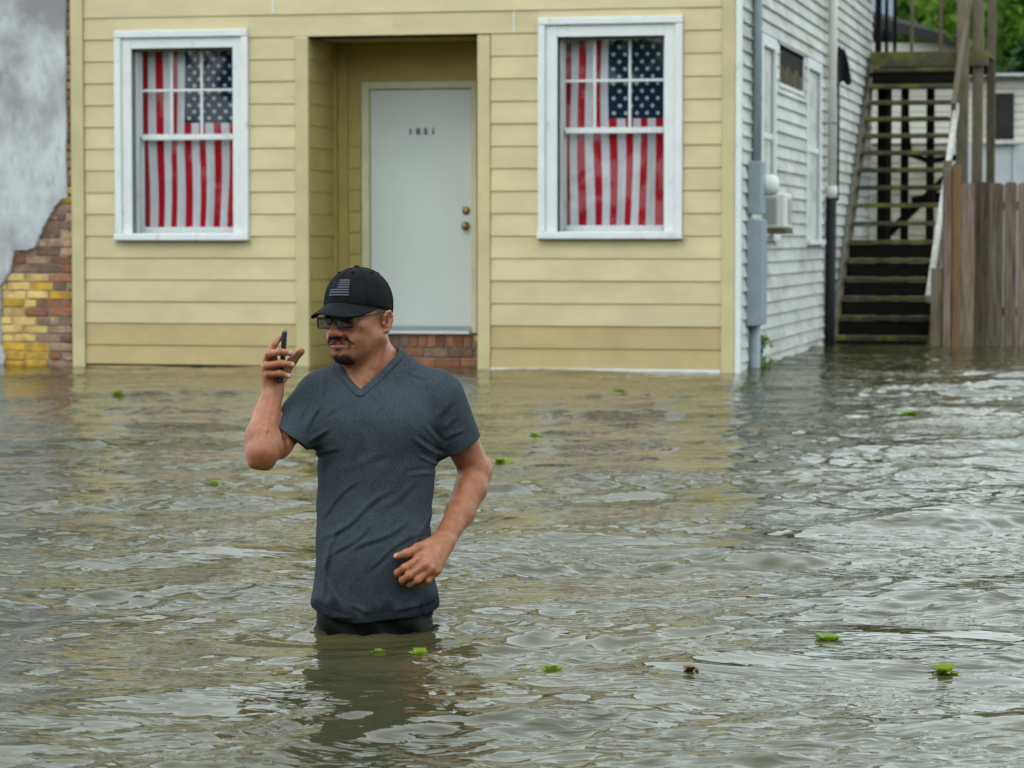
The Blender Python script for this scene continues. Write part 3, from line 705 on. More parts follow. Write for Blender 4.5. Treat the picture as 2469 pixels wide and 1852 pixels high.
# bricks where the render has come off
def edge_u(z):
    us = [a + (b_ - a) * (z0 - z) / (z0 - z1) for (a, z0), (b_, z1) in zip(edge[:-1], edge[1:]) if z1 <= z <= z0 and z0 != z1]
    return min(us) if us else -3.84
pm = MB()
pp = [(-4.455, -.2), (-4.10, -.2), (-4.13, .05), (-4.09, .12), (-4.06, .16), (-4.12, .22), (-4.10, .36), (-4.15, .44), (-4.13, .52), (-4.11, .60), (-4.06, .66), (-4.13, .72), (-4.30, .76), (-4.36, .70), (-4.452, .60)]
n_ = len(pp); pm.add([(u + ox, .0098, z + oz) for u, z in pp] + [(u + ox, .0119, z + oz) for u, z in pp], [tuple(range(n_))] + [(i, (i + 1) % n_, (i + 1) % n_ + n_, i + n_) for i in range(n_)])
pm.build('old_paint', nmat('old_yellow_paint', (0.52, 0.37, 0.13), .85, .3, 20, col2=(0.30, 0.22, 0.12), fac2=.45, bump=.003, bscale=60), sb)
BH, BL, JO = .062, .205, .0115
row = 0; z = -.32
while z < 3.4:
    eu = min(edge_u(z), edge_u(z + BH)) if z > -.1 else -4.45
    u = -3.812 - (BL + JO) * (0 if row % 2 else .5) + 0.0
    u = -3.812
    first = True
    while u > eu - .05:
        ln = (BL if not (first and row % 2) else BL * .47) * random.uniform(.94, 1.04)
        if random.random() < .15: ln *= .5
        a = u - ln
        if z < 1.55 or first:
            zc, uc = z + BH / 2, (a + u) / 2
            if uc < -4.13 + .05 * math.sin(9 * zc) and zc < .66: mt = M['brick_ochre'] if (zc < .20 or random.random() < .22) else M['brick_yellow']
            elif zc > .55 and zc < .78 and uc < -4.10: mt = M['brick_yellow']
            elif random.random() < .12 and zc < 1.6: mt = M['brick_ochre']
            elif .44 < zc < .55: mt = M['brick']
            else: mt = random.choice([M['brick_pink'], M['brick_brown'], M['brick_pink'], M['brick'], M['brick_brown']])
            pr = random.uniform(.0, .010)
            bk = pbox('brick', a + ox, u + ox, -pr + .005, .0118, z + oz + random.uniform(-.005, .004), z + BH + oz + random.uniform(-.004, .005), mt, sb, .008)
            for vv in bk.data.vertices:
                if vv.co.y < .008: vv.co.x += random.uniform(-.004, .004); vv.co.z += random.uniform(-.004, .004); vv.co.y += random.uniform(-.002, .003)
        u = a - JO; first = False
    z += BH + JO; row += 1

# ------------------------------------------------------------------ outside stairs
S0, S1, SWW, RISE, RUN = 1.915, 2.93, 6.35, .196, .25
stc = root('wooden_staircase', 2.4, SWW, -.5)
tag(stc, 'dark mossy wooden staircase climbing along the white side wall', 'staircase')
def T(u, w, z): return (u - 2.4, w - SWW, z + .5)
def sbox(nm, u0, u1, w0, w1, z0, z1, mt, bev=.004, par=stc):
    a, b_ = T(u0, w0, z0), T(u1, w1, z1); return pbox(nm, a[0], b_[0], a[1], b_[1], a[2], b_[2], mt, par, bev)
NT = 16
for i in range(NT):
    z_ = .08 + RISE * i; w_ = SWW + RUN * i; j = random.uniform(-.006, .006)
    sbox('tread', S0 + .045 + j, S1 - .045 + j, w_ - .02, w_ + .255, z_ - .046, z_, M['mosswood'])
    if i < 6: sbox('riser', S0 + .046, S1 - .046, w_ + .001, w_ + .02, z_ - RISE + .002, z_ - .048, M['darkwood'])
for u_ in (S0, S1 - .042):
    MB().beam(T(u_ + .021, SWW - .05, -.16), T(u_ + .021, SWW + RUN * NT, .08 + RISE * NT - .20), .04, .15).build('stringer', M['greywood'], stc)
LW0, LZ = SWW + RUN * NT, .08 + RISE * NT
for i in range(9): sbox('landing_plank', S0, 3.25, LW0 + .03 + i * .145, LW0 + .168 + i * .145, LZ - .035, LZ, M['greywood'])
sbox('landing_beam', S0 - .01, 3.26, LW0 - .022, LW0 + .026, LZ - .17, LZ + .004, M['mosswood'])
sbox('landing_beam', S0 - .01, 3.26, LW0 + 1.30, LW0 + 1.35, LZ - .20, LZ - .037, M['darkwood'])
for (u_, w_, t_, hh) in ((2.97, LW0 - .10, .135, 4.6), (3.13, LW0 + .10, .12, 4.7), (2.0, LW0 + 1.2, .10, LZ - .21), (2.26, LW0 + .6, .09, LZ - .21), (3.22, LW0 + 1.25, .10, 4.6)):
    sbox('post', u_ - t_ / 2, u_ + t_ / 2, w_ - t_ / 2, w_ + t_ / 2, -.5, hh, M['greywood'] if u_ > 2.9 else M['darkwood'], .006)
sbox('landing_skirt', S0, 3.0, LW0 + .03, LW0 + .06, LZ - .42, LZ - .172, M['darkwood'])
sbox('landing_skirt', S0, 2.95, LW0 - .24, LW0 - .22, LZ - .36, LZ - .25, M['darkwood'])
for (u_, t_) in ((2.03, .12), (2.58, .09)): sbox('post', u_ - t_ / 2, u_ + t_ / 2, LW0 + .25, LW0 + .35, -.5, LZ - .21, M['darkwood'], .006)
MB().beam(T(2.05, LW0 + .5, 1.1), T(2.9, LW0 + .75, 1.95), .06, .09).build('brace', M['darkwood'], stc)
MB().beam(T(2.35, LW0 + .55, 1.5), T(3.1, LW0 + .5, 1.62), .06, .12).build('brace', M['darkwood'], stc)
MB().tube([T(2.28, LW0 + .4, 2.75), T(2.30, LW0 + .4, 2.3), T(2.34, LW0 + .4, 2.05), T(2.55, LW0 + .4, 1.98), T(2.95, LW0 + .4, 2.02)], .035, 8).build('sagging_pipe', M['darkwood'], stc, True)
for (w_, h0, h1) in ((SWW + .15, -.4, .62), (SWW + 1.5, .0, 1.9)):
    sbox('rail_post', S1 + .0, S1 + .085, w_ - .045, w_ + .045, h0, h1, M['greywood'])
MB().beam(T(S1 - .01, SWW - .40, .47), T(S1 + .06, SWW + 2.6, 2.52), .05, .085).build('handrail', M['railwhite'], stc)
MB().beam(T(S1 + .05, SWW + 2.2, 2.50), T(S1 + .10, SWW + 5.3, 4.35), .05, .085).build('handrail', M['greywood'], stc)
for u_ in (1.98, 2.08, 2.28, 2.62, 2.92): sbox('baluster', u_ - .02, u_ + .02, LW0 + 1.22, LW0 + 1.26, LZ, LZ + 1.05, M['greywood'] if u_ > 2.1 else M['darkwood'], .003)
sbox('baluster', 1.95, 2.02, LW0 + .1, LW0 + .17, LZ, LZ + 1.05, M['darkwood'], .004)
sbox('top_rail', 1.93, 3.3, LW0 + 1.20, LW0 + 1.29, LZ + 1.052, LZ + 1.09, M['greywood'], .004)

# ------------------------------------------------------------------ board fence
fn = empty('board_fence', (4.36, 28.0, -.4))
tag(fn, 'weathered upright board fence beside the foot of the stairs', 'fence')
pbox('post', -.085, -.005, -.03, .06, 0, 2.16, M['fence'], fn, .006); pbox('post', .0, .082, -.045, .05, 0, 2.19, M['fence_orange'], fn, .006)
x_ = .088; i = 0
while x_ < 4.2:
    w_ = random.choice([.125, .135, .138, .142]); h_ = 2.03 + random.uniform(-.012, .012); y_ = random.uniform(-.012, .014)
    c_ = .025; a, b_ = x_, x_ + w_
    vs = []
    for yy in (y_, y_ + .018): vs += [(a, yy, 0), (b_, yy, 0), (b_ + random.uniform(-.004, .004), yy, h_ - c_), (b_ - c_, yy, h_), (a + c_, yy, h_), (a, yy, h_ - c_)]
    obj_from('picket', vs, [(0, 1, 2, 3, 4, 5), (11, 10, 9, 8, 7, 6)] + [(k, k + 6, (k + 1) % 6 + 6, (k + 1) % 6) for k in range(6)], M['fence'], fn)
    x_ = b_ + random.uniform(.006, .013); i += 1
for z_ in (.7, 1.75): pbox('rail', -.08, 4.2, .062, .10, z_, z_ + .09, M['fence'], fn)
# short dark board between the stairs and the fence
pbox('picket', -.20, -.09, .0, .02, 0, 1.18, M['fence'], fn, .004)

# ------------------------------------------------------------------ mobile home behind
mh = empty('mobile_home', (6.4, 38.0, -.4), math.radians(-4))
tag(mh, 'cream mobile home with a dark window beyond the fence and stairs', 'mobile home')
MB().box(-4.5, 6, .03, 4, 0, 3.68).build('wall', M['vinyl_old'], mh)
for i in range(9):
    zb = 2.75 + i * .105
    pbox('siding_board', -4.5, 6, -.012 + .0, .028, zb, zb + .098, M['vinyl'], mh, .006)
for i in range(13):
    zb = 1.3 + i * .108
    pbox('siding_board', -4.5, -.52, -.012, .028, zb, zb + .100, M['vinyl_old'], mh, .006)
for i in range(8): pbox('skirting_panel', -.50 + i * .82, .31 + i * .82, -.006, .026, .2, 2.74, M['skirting'], mh, .006)
for i in range(5): pbox('skirting_panel', -4.5 + i * .8, -3.71 + i * .8, -.006, .026, .1, 1.28, M['skirting'], mh, .006)
wd = pbox('window', -.03, .33, -.05, -.014, 2.80, 3.42, M['dark'], mh, .004)
pbox('sill', -.07, .37, -.08, -.014, 2.74, 2.795, M['railwhite'], wd, .004)
MB().add([(-4.7, -.2, 3.68), (6.2, -.2, 3.68), (6.2, 4.2, 3.68), (-4.7, 4.2, 3.68), (-4.7, 2, 3.80), (6.2, 2, 3.80), (-4.7, -.2, 3.64), (6.2, -.2, 3.64)], [(0, 1, 5, 4), (3, 4, 5, 2), (0, 4, 3), (1, 2, 5), (6, 7, 1, 0), (6, 0, 3), (7, 2, 1)]).build('roof', M['skirting'], mh)

# neighbour's house in the far background
nh = empty('neighbour_house', (6.1, 50.0, -.4))
tag(nh, 'pale blue house with dark roof far behind the stair landing', 'house')
pbox('wall', -3.0, .62, 0, 6, 0, 7.5, M['bluewall'], nh, .01)
pbox('lean_to', -3.0, 1.9, -2.6, -.1, 0, 4.75, M['vinyl'], nh, .01)
MB().add([(-3.1, -2.8, 4.78), (-.2, -2.8, 5.2), (2.2, -2.8, 4.62), (2.2, -.05, 4.95), (-.2, -.05, 5.6), (-3.1, -.05, 5.1), (-3.1, -2.8, 4.62), (-.2, -2.8, 5.02), (2.2, -2.8, 4.44)], [(0, 1, 4, 5), (1, 2, 3, 4), (6, 7, 1, 0), (7, 8, 2, 1)]).build('roof', M['roofdark'], nh)

# ------------------------------------------------------------------ trees
def leafmat(name, c1, c2):
    m = nmat(name, c1, 0.5, 0.2, 3.0, col2=c2, fac2=0.5, rnd=0.0); b = m.node_tree.nodes['Principled BSDF']
    N, L = m.node_tree.nodes, m.node_tree.links
    tr = N.new('ShaderNodeBsdfTranslucent'); L.new(b.inputs['Base Color'].links[0].from_socket, tr.inputs[0])
    mx = N.new('ShaderNodeMixShader'); mx.inputs[0].default_value = .35; L.new(b.outputs[0], mx.inputs[1]); L.new(tr.outputs[0], mx.inputs[2]); L.new(mx.outputs[0], N['Material Output'].inputs[0])
    return m
M['leaf'] = leafmat('broad_leaves', (0.17, 0.31, 0.035), (0.08, 0.17, 0.022)); M['leaf2'] = leafmat('dark_leaves', (0.04, 0.09, 0.018), (0.018, 0.04, 0.010))
def leaf_cloud(name, clumps, n, size, mat, parent, seed):
    r = np.random.default_rng(seed); c = np.array([q[:3] for q in clumps]); rad = np.array([q[3] for q in clumps])
    pr = rad ** 2 / np.sum(rad ** 2); ix = r.choice(len(c), n, p=pr)
    d = r.normal(size=(n, 3)); d /= np.linalg.norm(d, axis=1)[:, None]
    p = c[ix] + d * (rad[ix] * r.uniform(.45, 1.0, n) ** .6)[:, None] * np.array([1, 1, .8])
    a = r.normal(size=(n, 3)); a /= np.linalg.norm(a, axis=1)[:, None]; b_ = np.cross(a, d + r.normal(scale=.5, size=(n, 3))); b_ /= np.linalg.norm(b_, axis=1)[:, None] + 1e-6
    s_ = (size * r.uniform(.6, 1.4, n))[:, None]
    co = np.stack([p - a * s_, p + b_ * s_ * .5, p + a * s_, p - b_ * s_ * .5], 1).reshape(-1, 3)
    return link(name, np_mesh(name, co, np.arange(4 * n).reshape(-1, 4)), mat, parent)
def tree(name, label, loc, h, spread, seed, mat, n=9000):
    r = random.Random(seed); o = empty(name, loc); tag(o, label, 'tree', 'trees behind the houses')
    tr = MB(); tr.tube([(0, 0, 0), (.1, 0, h * .25), (.0, .1, h * .5), (.15, 0, h * .75)], [.26, .2, .15, .06], 10)
    cl = []
    for i in range(26):
        a = r.uniform(0, 6.283); z_ = h * r.uniform(.32, 1.0); q = spread * (1.15 - abs(z_ / h - .6)) * r.uniform(.25, 1)
        c = (q * math.cos(a), q * math.sin(a), z_); cl.append((*c, spread * r.uniform(.22, .42)))
        if i % 3 == 0: tr.tube([(0, 0, z_ * .55), (c[0] * .5, c[1] * .5, z_ * .8), c], [.09, .05, .02], 6)
    tr.build('trunk', M['bark'], o, True)
    leaf_cloud('crown', cl, n, .13, mat, o, seed)
    return o
tree('broadleaf_tree', 'bright green tree behind the stair landing railing', (8.1, 54, -.5), 7.4, 3.0, 21, M['leaf'], 14000)
tree('broadleaf_tree', 'bright green tree above the mobile home at the right edge', (9.0, 46, -.5), 6.5, 2.7, 5, M['leaf'], 14000)
tree('broadleaf_tree', 'low dark tree between the mobile home and the bright trees', (8.4, 43.6, -.5), 4.5, 1.8, 9, M['leaf2'])
tree('broadleaf_tree', 'tall dark tree standing behind the other trees', (10.5, 60, -.5), 10.5, 4.6, 33, M['leaf2'], 16000)

# unseen leaf mass added behind the camera to block low sky and darken reflections
rb = random.Random(2); belt = [(rb.uniform(-40, 40), -16 + rb.uniform(-4, 2), rb.uniform(.5, 7.5), rb.uniform(1.4, 2.6)) for _ in range(150)]
tag(leaf_cloud('wood', belt, 15000, .45, M['leaf2'], None, 77), kind='stuff')

# vine on the house corner
vn = root('vine', SU + .10, .62, -.2)
tag(vn, 'small green vine climbing at the foot of the white wall corner', 'vine')
MB().tube([(0, 0, -.2), (.02, .0, .1), (-.01, .02, .25), (.04, .0, .46)], [.02, .014, .01, .005], 6).build('stem', M['bark'], vn, True)
leaf_cloud('foliage', [(.04, 0, .40, .075), (.0, .02, .30, .06), (.06, -.02, .24, .07), (.02, 0, .14, .06), (.03, .0, .44, .05)], 150, .022, M['leaf'], vn, 4)
# ------------------------------------------------------------------ solid modelling by distance fields (for bodies and cloth)
def smin(a, b, k):
    h = np.clip(.5 + .5 * (b - a) / k, 0, 1); return b + (a - b) * h - k * h * (1 - h)
class Solid:
    def __init__(s): s.ops = []; s.post = None
    def add(s, fn, c, R, k=.015, op='+'): s.ops.append((fn, np.asarray(c, float), R, k, op)); return s
    def cone(s, a, b, ra, rb, k=.015, op='+', cut=None):
        a, b = np.asarray(a, float), np.asarray(b, float); ba = b - a; L2 = ba @ ba + 1e-12
        def fn(p):
            t = np.clip(((p - a) @ ba) / L2, 0, 1); d = np.linalg.norm(p - a - t[:, None] * ba, axis=1) - (ra + (rb - ra) * t)
            return np.maximum(d, (p - cut[0]) @ cut[1]) if cut is not None else d
        return s.add(fn, (a + b) / 2, math.sqrt(L2) / 2 + max(ra, rb), k, op)
    def ell(s, c, r, k=.015, op='+', R=None):
        c, r = np.asarray(c, float), np.asarray(r, float)
        def fn(p):
            q = p - c
            if R is not None: q = q @ R
            k0 = np.linalg.norm(q / r, axis=1); k1 = np.linalg.norm(q / (r * r), axis=1) + 1e-9
            return k0 * (k0 - 1) / k1
        return s.add(fn, c, max(r), k, op)
    def chain(s, pts, rs, k=.008, op='+'):
        for i in range(len(pts) - 1): s.cone(pts[i], pts[i + 1], rs[i], rs[i + 1], k, op)
        return s
    def ev(s, p, ops=None):
        d = np.full(len(p), 1.0)
        for fn, c, R, k, op in (s.ops if ops is None else ops):
            v = fn(p)
            if op == '+': d = smin(d, v, k)
            elif op == '-': d = -smin(-d, v, k)
            elif op == 'x': d = np.maximum(d, v)
        if s.post: d = s.post(p, d)
        return d
    def mesh(s, lo, hi, h, B=16, margin=.022, smooth=1):
        lo, hi = np.asarray(lo, float), np.asarray(hi, float)
        nb = np.ceil((hi - lo) / (h * B)).astype(int); n = nb * B + 1
        F = np.full(n, 1.0, np.float32)
        half = h * B / 2; diag = half * math.sqrt(3)
        ax = [lo[i] + (np.arange(nb[i]) + .5) * h * B for i in range(3)]
        cen = np.stack(np.meshgrid(*ax, indexing='ij'), -1).reshape(-1, 3)
        dc = s.ev(cen)
        act = np.abs(dc) < diag * 1.25 + margin
        ids = np.stack(np.meshgrid(*[np.arange(q) for q in nb], indexing='ij'), -1).reshape(-1, 3)
        for (i, j, k), v, a in zip(ids, dc, act):
            if not a and v < 0: F[i * B:(i + 1) * B + 1, j * B:(j + 1) * B + 1, k * B:(k + 1) * B + 1] = -1
        OC = np.stack([o[1] for o in s.ops]); OR = np.array([o[2] + o[3] * 1.2 + (9 if o[4] == 'x' else 0) for o in s.ops]) + diag + margin
        loc = np.stack(np.meshgrid(*[np.arange(B + 1) * h] * 3, indexing='ij'), -1).reshape(-1, 3)
        for (i, j, k), c in zip(ids[act], cen[act]):
            ops = [s.ops[q] for q in np.nonzero(((OC - c) ** 2).sum(1) < OR ** 2)[0]]
            F[i * B:(i + 1) * B + 1, j * B:(j + 1) * B + 1, k * B:(k + 1) * B + 1] = s.ev(loc + (c - half), ops).reshape(B + 1, B + 1, B + 1)
        return surface_net(F, lo, h, smooth)
def surface_net(F, lo, h, smooth):
    ins = F < 0
    sh = [slice(None, -1), slice(1, None)]
    cnt = sum(ins[sh[a], sh[b], sh[c]].astype(np.int8) for a in (0, 1) for b in (0, 1) for c in (0, 1))
    cells = np.argwhere((cnt > 0) & (cnt < 8)); I, J_, K = cells.T
    vid = np.full(cnt.shape, -1, np.int32); vid[I, J_, K] = np.arange(len(cells))
    acc = np.zeros((len(cells), 3)); m = np.zeros(len(cells))
    for ax in range(3):
        o = [q for q in range(3) if q != ax]
        for a in (0, 1):
            for b in (0, 1):
                c0 = [0, 0, 0]; c0[o[0]] = a; c0[o[1]] = b; c1 = list(c0); c1[ax] = 1
                f0 = F[I + c0[0], J_ + c0[1], K + c0[2]]; f1 = F[I + c1[0], J_ + c1[1], K + c1[2]]
                x = (f0 < 0) != (f1 < 0); t = np.where(x, f0 / np.where(x, f0 - f1, 1), 0)
                q = np.tile(np.array(c0, float), (len(cells), 1)); q[:, ax] = t
                acc += q * x[:, None]; m += x
    co = (cells + acc / m[:, None]) * h + lo
    quads = []
    for ax in range(3):
        s0 = [slice(None)] * 3; s1 = [slice(None)] * 3; s0[ax] = slice(None, -1); s1[ax] = slice(1, None)
        e = np.argwhere(ins[tuple(s0)] != ins[tuple(s1)])
        o = [q for q in range(3) if q != ax]
        ok = (e[:, o[0]] > 0) & (e[:, o[1]] > 0) & (e[:, o[0]] < cnt.shape[o[0]]) & (e[:, o[1]] < cnt.shape[o[1]]); e = e[ok]
        def V(d0, d1):
            q = e.copy(); q[:, o[0]] += d0; q[:, o[1]] += d1; return vid[q[:, 0], q[:, 1], q[:, 2]]
        qd = np.stack([V(-1, -1), V(0, -1), V(0, 0), V(-1, 0)], 1)
        fl = ins[e[:, 0], e[:, 1], e[:, 2]]
        if ax == 1: fl = ~fl
        qd[~fl] = qd[~fl][:, ::-1]; quads.append(qd)
    qd = np.concatenate(quads); qd = qd[(qd >= 0).all(1)]
    ed = np.concatenate([qd[:, [0, 1]], qd[:, [1, 2]], qd[:, [2, 3]], qd[:, [3, 0]]])
    for _ in range(smooth):
        sm = np.zeros_like(co); n = np.zeros(len(co))
        for q in range(3):
            sm[:, q] = np.bincount(ed[:, 0], co[ed[:, 1], q], len(co)) + np.bincount(ed[:, 1], co[ed[:, 0], q], len(co))
        n = np.bincount(ed[:, 0], minlength=len(co)) + np.bincount(ed[:, 1], minlength=len(co))
        co = co * .5 + .5 * sm / n[:, None]
    return co, qd

# ------------------------------------------------------------------ the wading man
man = empty('person', (MAN_XY[0], MAN_XY[1], 0))
tag(man, 'man in black cap, glasses and grey v-neck shirt wading waist-deep, phone raised', 'person')
def J(a, b, off=0.0):
    """figure sketch units (796 to the metre, water line at 1365) -> metres from the man's stance"""
    s_ = 1 + off / 7.66
    return np.array([((a - 1106) * s_ + 301) / 796, off, 1.065 - (b - 517) * s_ / 796])
def lz(b): return 1.065 - (b - 517) / 796
# torso sections: sketch height, left edge, right edge, half depth, depth of the middle
SEC = [(800, 726, 880, .080, .035), (830, 690, 930, .100, .025), (850, 680, 946, .112, .020), (900, 676, 950, .124, .010), (960, 680, 945, .128, .005), (1000, 684, 941, .126, .002), (1050, 684, 936, .122, .0), (1100, 682, 931, .122, -.002),
       (1150, 684, 928, .124, -.005), (1200, 684, 931, .126, -.006), (1250, 677, 939, .128, -.004), (1300, 669, 947, .130, .0), (1340, 669, 946, .130, .0), (1400, 672, 944, .128, .0), (1480, 680, 938, .12, .0)]
SZ = np.array([lz(q[0]) for q in SEC])[::-1]; SCX = np.array([((q[1] + q[2]) / 2 - 805) / 796 for q in SEC])[::-1]
SA = np.array([(q[2] - q[1]) / 2 / 796 for q in SEC])[::-1]; SB = np.array([q[3] for q in SEC])[::-1]; SCY = np.array([q[4] for q in SEC])[::-1]
def torso_fn(grow, z0, z1, yaw=math.radians(9)):
    ca, sa = math.cos(yaw), math.sin(yaw)
    def fn(p):
        z = p[:, 2]; cx = np.interp(z, SZ, SCX); a = np.interp(z, SZ, SA) + grow; b = np.interp(z, SZ, SB) + grow; cy = np.interp(z, SZ, SCY)
        x, y = p[:, 0] - cx, p[:, 1] - cy; xr = ca * x + sa * y; yr = -sa * x + ca * y
        r = (np.abs(xr / a) ** 2.4 + np.abs(yr / b) ** 2.4) ** (1 / 2.4)
        d = (r - 1) * np.minimum(a, b) * .95
        return np.maximum(np.maximum(d, z0 - z), z - z1)
    return fn
# --- head frame
PSI, PHI, ROLL = math.radians(33), math.radians(2), math.radians(2)
hf = np.array([-math.sin(PSI) * math.cos(PHI), -math.cos(PSI) * math.cos(PHI), -math.sin(PHI)])
hl = np.array([math.cos(PSI), -math.sin(PSI), 0.0]); hu = np.cross(hf, hl)
hl, hu = hl * math.cos(ROLL) + hu * math.sin(ROLL), hu * math.cos(ROLL) - hl * math.sin(ROLL)
HR = np.stack([hf, hl, hu], 1); HC = J(772, 687, -.015)
def H(f, l, u):
    if u < 0: u *= .86
    return HC + HR @ np.array([f, l, u], float)

body = Solid()
# neck and shoulders
body.add(torso_fn(-.014, lz(1280), lz(805)), (0, 0, .35), .55, .03)
body.cone(H(-.030, 0, -.03), J(797, 805, .035), .060, .066, .03)
body.cone(H(-.002, .0, -.075), J(785, 815, -.01), .046, .050, .03)
body.cone(J(800, 790, .04), J(705, 838, .02), .052, .045, .04); body.cone(J(800, 785, .04), J(930, 838, .03), .052, .045, .04)
body.cone(J(695, 862, .01), J(672, 884, -.03), .044, .044, .03); body.cone(J(940, 864, .02), J(964, 892, .03), .046, .046, .03)
# sinews of the neck
body.cone(H(-.02, .062, -.075), J(790, 822, -.055), .015, .012, .02)
# right arm (raised)
RS, RE, RW_ = J(676, 866, -.005), J(566, 978, -.21), J(588, 848, -.12)
body.cone(RS, J(618, 927, -.108), .042, .040, .02); body.cone(J(618, 925, -.11), RE, .047, .041, .02)
body.ell(J(597, 962, -.15), (.040, .038, .038), .02)
body.cone(RE, J(564, 940, -.185), .040, .0425, .010); body.cone(J(564, 940, -.185), J(576, 892, -.15), .0425, .0350, .006); body.cone(J(576, 892, -.15), RW_, .0350, .0270, .006)
body.cone(J(548, 1000, -.215), J(572, 1000, -.215), .018, .022, .012); body.cone(J(546, 985, -.20), J(544, 945, -.175), .020, .020, .014)
body.chain([J(560, 975, -.245), J(574, 930, -.225), J(580, 890, -.185), J(590, 855, -.150)], (.0020, .0022, .0020, .0016), .008)   # vein
body.chain([J(543, 960, -.21), J(552, 915, -.195), J(566, 880, -.165)], (.0018, .0020, .0016), .008)
body.chain([J(607, 918, -.178), J(611, 950, -.188), J(613, 985, -.185)], (.004, .006, .004), .010, '-')
# left arm (elbow out, hand before the hip)
LS, LE, LWr = J(955, 872, .02), J(1027, 1018, .09), J(955, 1176, -.09)
body.cone(LS, J(992, 945, .06), .046, .046, .02); body.cone(J(992, 945, .06), LE, .049, .042, .02)
body.cone(LE, J(1017, 1055, .055), .042, .043, .02); body.cone(J(1017, 1055, .055), J(993, 1110, .0), .043, .039, .015); body.cone(J(993, 1110, .0), LWr, .037, .0285, .015)
body.cone(J(1046, 1020, .105), J(1034, 1030, .10), .016, .018, .012)
for q in (mcp_ := [J(901, 1212, -.155), J(915, 1225, -.165), J(929, 1233, -.160)]): body.cone(J(945, 1190, -.128), q + np.array([.006, -.009, .006]), .0028, .0040, .006)
# left hand
kf = .006
mcp = [J(901, 1212, -.155), J(915, 1225, -.165), J(929, 1233, -.160), J(942, 1236, -.148)]
for i, q in enumerate(mcp): body.cone(LWr + np.array([-.012 + .008 * i, 0, .004]), q, .021, .0135, .014)
body.cone(J(925, 1195, -.125), J(925, 1225, -.145), .020, .017, .014)
for a, rr in (([mcp[0], J(873, 1229, -.172), J(857, 1240, -.160), J(857, 1247, -.143)], (.0115, .0102, .0088, .0078)),
              ([mcp[1], J(883, 1246, -.180), J(867, 1257, -.162), J(868, 1262, -.143)], (.0118, .0104, .009, .008)),
              ([mcp[2], J(901, 1256, -.176), J(884, 1266, -.156), J(884, 1268, -.138)], (.0112, .010, .0086, .0076)),
              ([mcp[3], J(923, 1258, -.160), J(908, 1268, -.144), J(906, 1270, -.128)], (.010, .0088, .0078, .007))):
    body.chain(a, rr, kf)
body.chain([J(930, 1176, -.105), J(902, 1186, -.140), J(877, 1198, -.160), J(855, 1204, -.166)], (.017, .0128, .0112, .0088), .008)
# right hand round the phone
m2 = [J(586, 768, -.128), J(578, 778, -.130), J(575, 794, -.128), J(577, 811, -.122)]
for i, q in enumerate(m2): body.cone(RW_ + np.array([.0, -.004 + .006 * i, -.002]), q, .021, .0135, .014)
body.cone(J(590, 812, -.125), J(588, 790, -.130), .020, .017, .014)
for a, rr in (([m2[0], J(586, 755, -.158), J(592, 743, -.160), J(604, 730, -.150)], (.0112, .010, .0088, .0078)),
              ([m2[1], J(580, 766, -.172), J(603, 760, -.192), J(625, 763, -.186)], (.0115, .0104, .0092, .0082)),
              ([m2[2], J(576, 790, -.172), J(604, 785, -.193), J(630, 788, -.187)], (.0115, .0104, .0092, .0082)),
              ([m2[3], J(580, 808, -.166), J(603, 807, -.187), J(622, 812, -.182)], (.0105, .0094, .0084, .0074))):
    body.chain(a, rr, kf)
body.chain([J(598, 832, -.105), J(613, 806, -.082), J(630, 780, -.090), J(650, 759, -.105)], (.018, .0145, .0118, .0098), .010)
# head
body.ell(H(-.012, 0, .030), (.098, .077, .098), .02, R=HR)
body.ell(H(.026, 0, -.040), (.066, .060, .078), .03, R=HR)
for s_ in (-1, 1):
    body.cone(H(.0, s_ * .058, -.058), H(.066, s_ * .020, -.103), .022, .017, .025)
    body.ell(H(.050, s_ * .044, -.022), (.028, .022, .024), .02, R=HR)
    body.cone(H(.070, s_ * .042, .022), H(.086, s_ * .012, .018), .013, .012, .015)
    body.ell(H(.060, s_ * .030, -.062), (.030, .024, .020), .02, R=HR)
body.ell(H(.073, 0, -.108), (.022, .026, .018), .018, R=HR)
body.ell(H(.080, 0, -.070), (.022, .032, .022), .015, R=HR)
body.ell(H(.020, 0, -.100), (.050, .042, .026), .03, R=HR)
for s_ in (-1, 1): body.ell(H(.098, s_ * .034, -.002), (.018, .019, .013), .012, '-', R=HR)
for s_ in (-1, 1):
    body.ell(H(.074, s_ * .033, -.001), (.0165, .0165, .0135), .004, R=HR)
    body.cone(H(.083, s_ * .046, .006), H(.088, s_ * .022, .006), .0055, .0055, .004)
body.cone(H(.086, 0, .008), H(.112, 0, -.036), .0095, .0125, .010)
body.ell(H(.113, 0, -.040), (.0135, .0150, .0120), .006, R=HR)
for s_ in (-1, 1): body.ell(H(.100, s_ * .0150, -.044), (.013, .0085, .0095), .005, R=HR)
for s_ in (-1, 1): body.ell(H(.107, s_ * .0085, -.0535), (.006, .0045, .004), .002, '-', R=HR)
# lips
body.chain([H(.085, -.024, -.0765), H(.0965, -.008, -.0725), H(.0965, .008, -.0725), H(.085, .024, -.0765)], (.0040, .0046, .0046, .0040), .006)
body.chain([H(.084, -.022, -.0800), H(.0950, -.008, -.0825), H(.0950, .008, -.0825), H(.084, .022, -.0800)], (.0036, .0054, .0054, .0036), .006)
body.chain([H(.092, -.028, -.0782), H(.1045, 0, -.0772), H(.092, .028, -.0782)], (.0018, .0022, .0018), .002, '-')
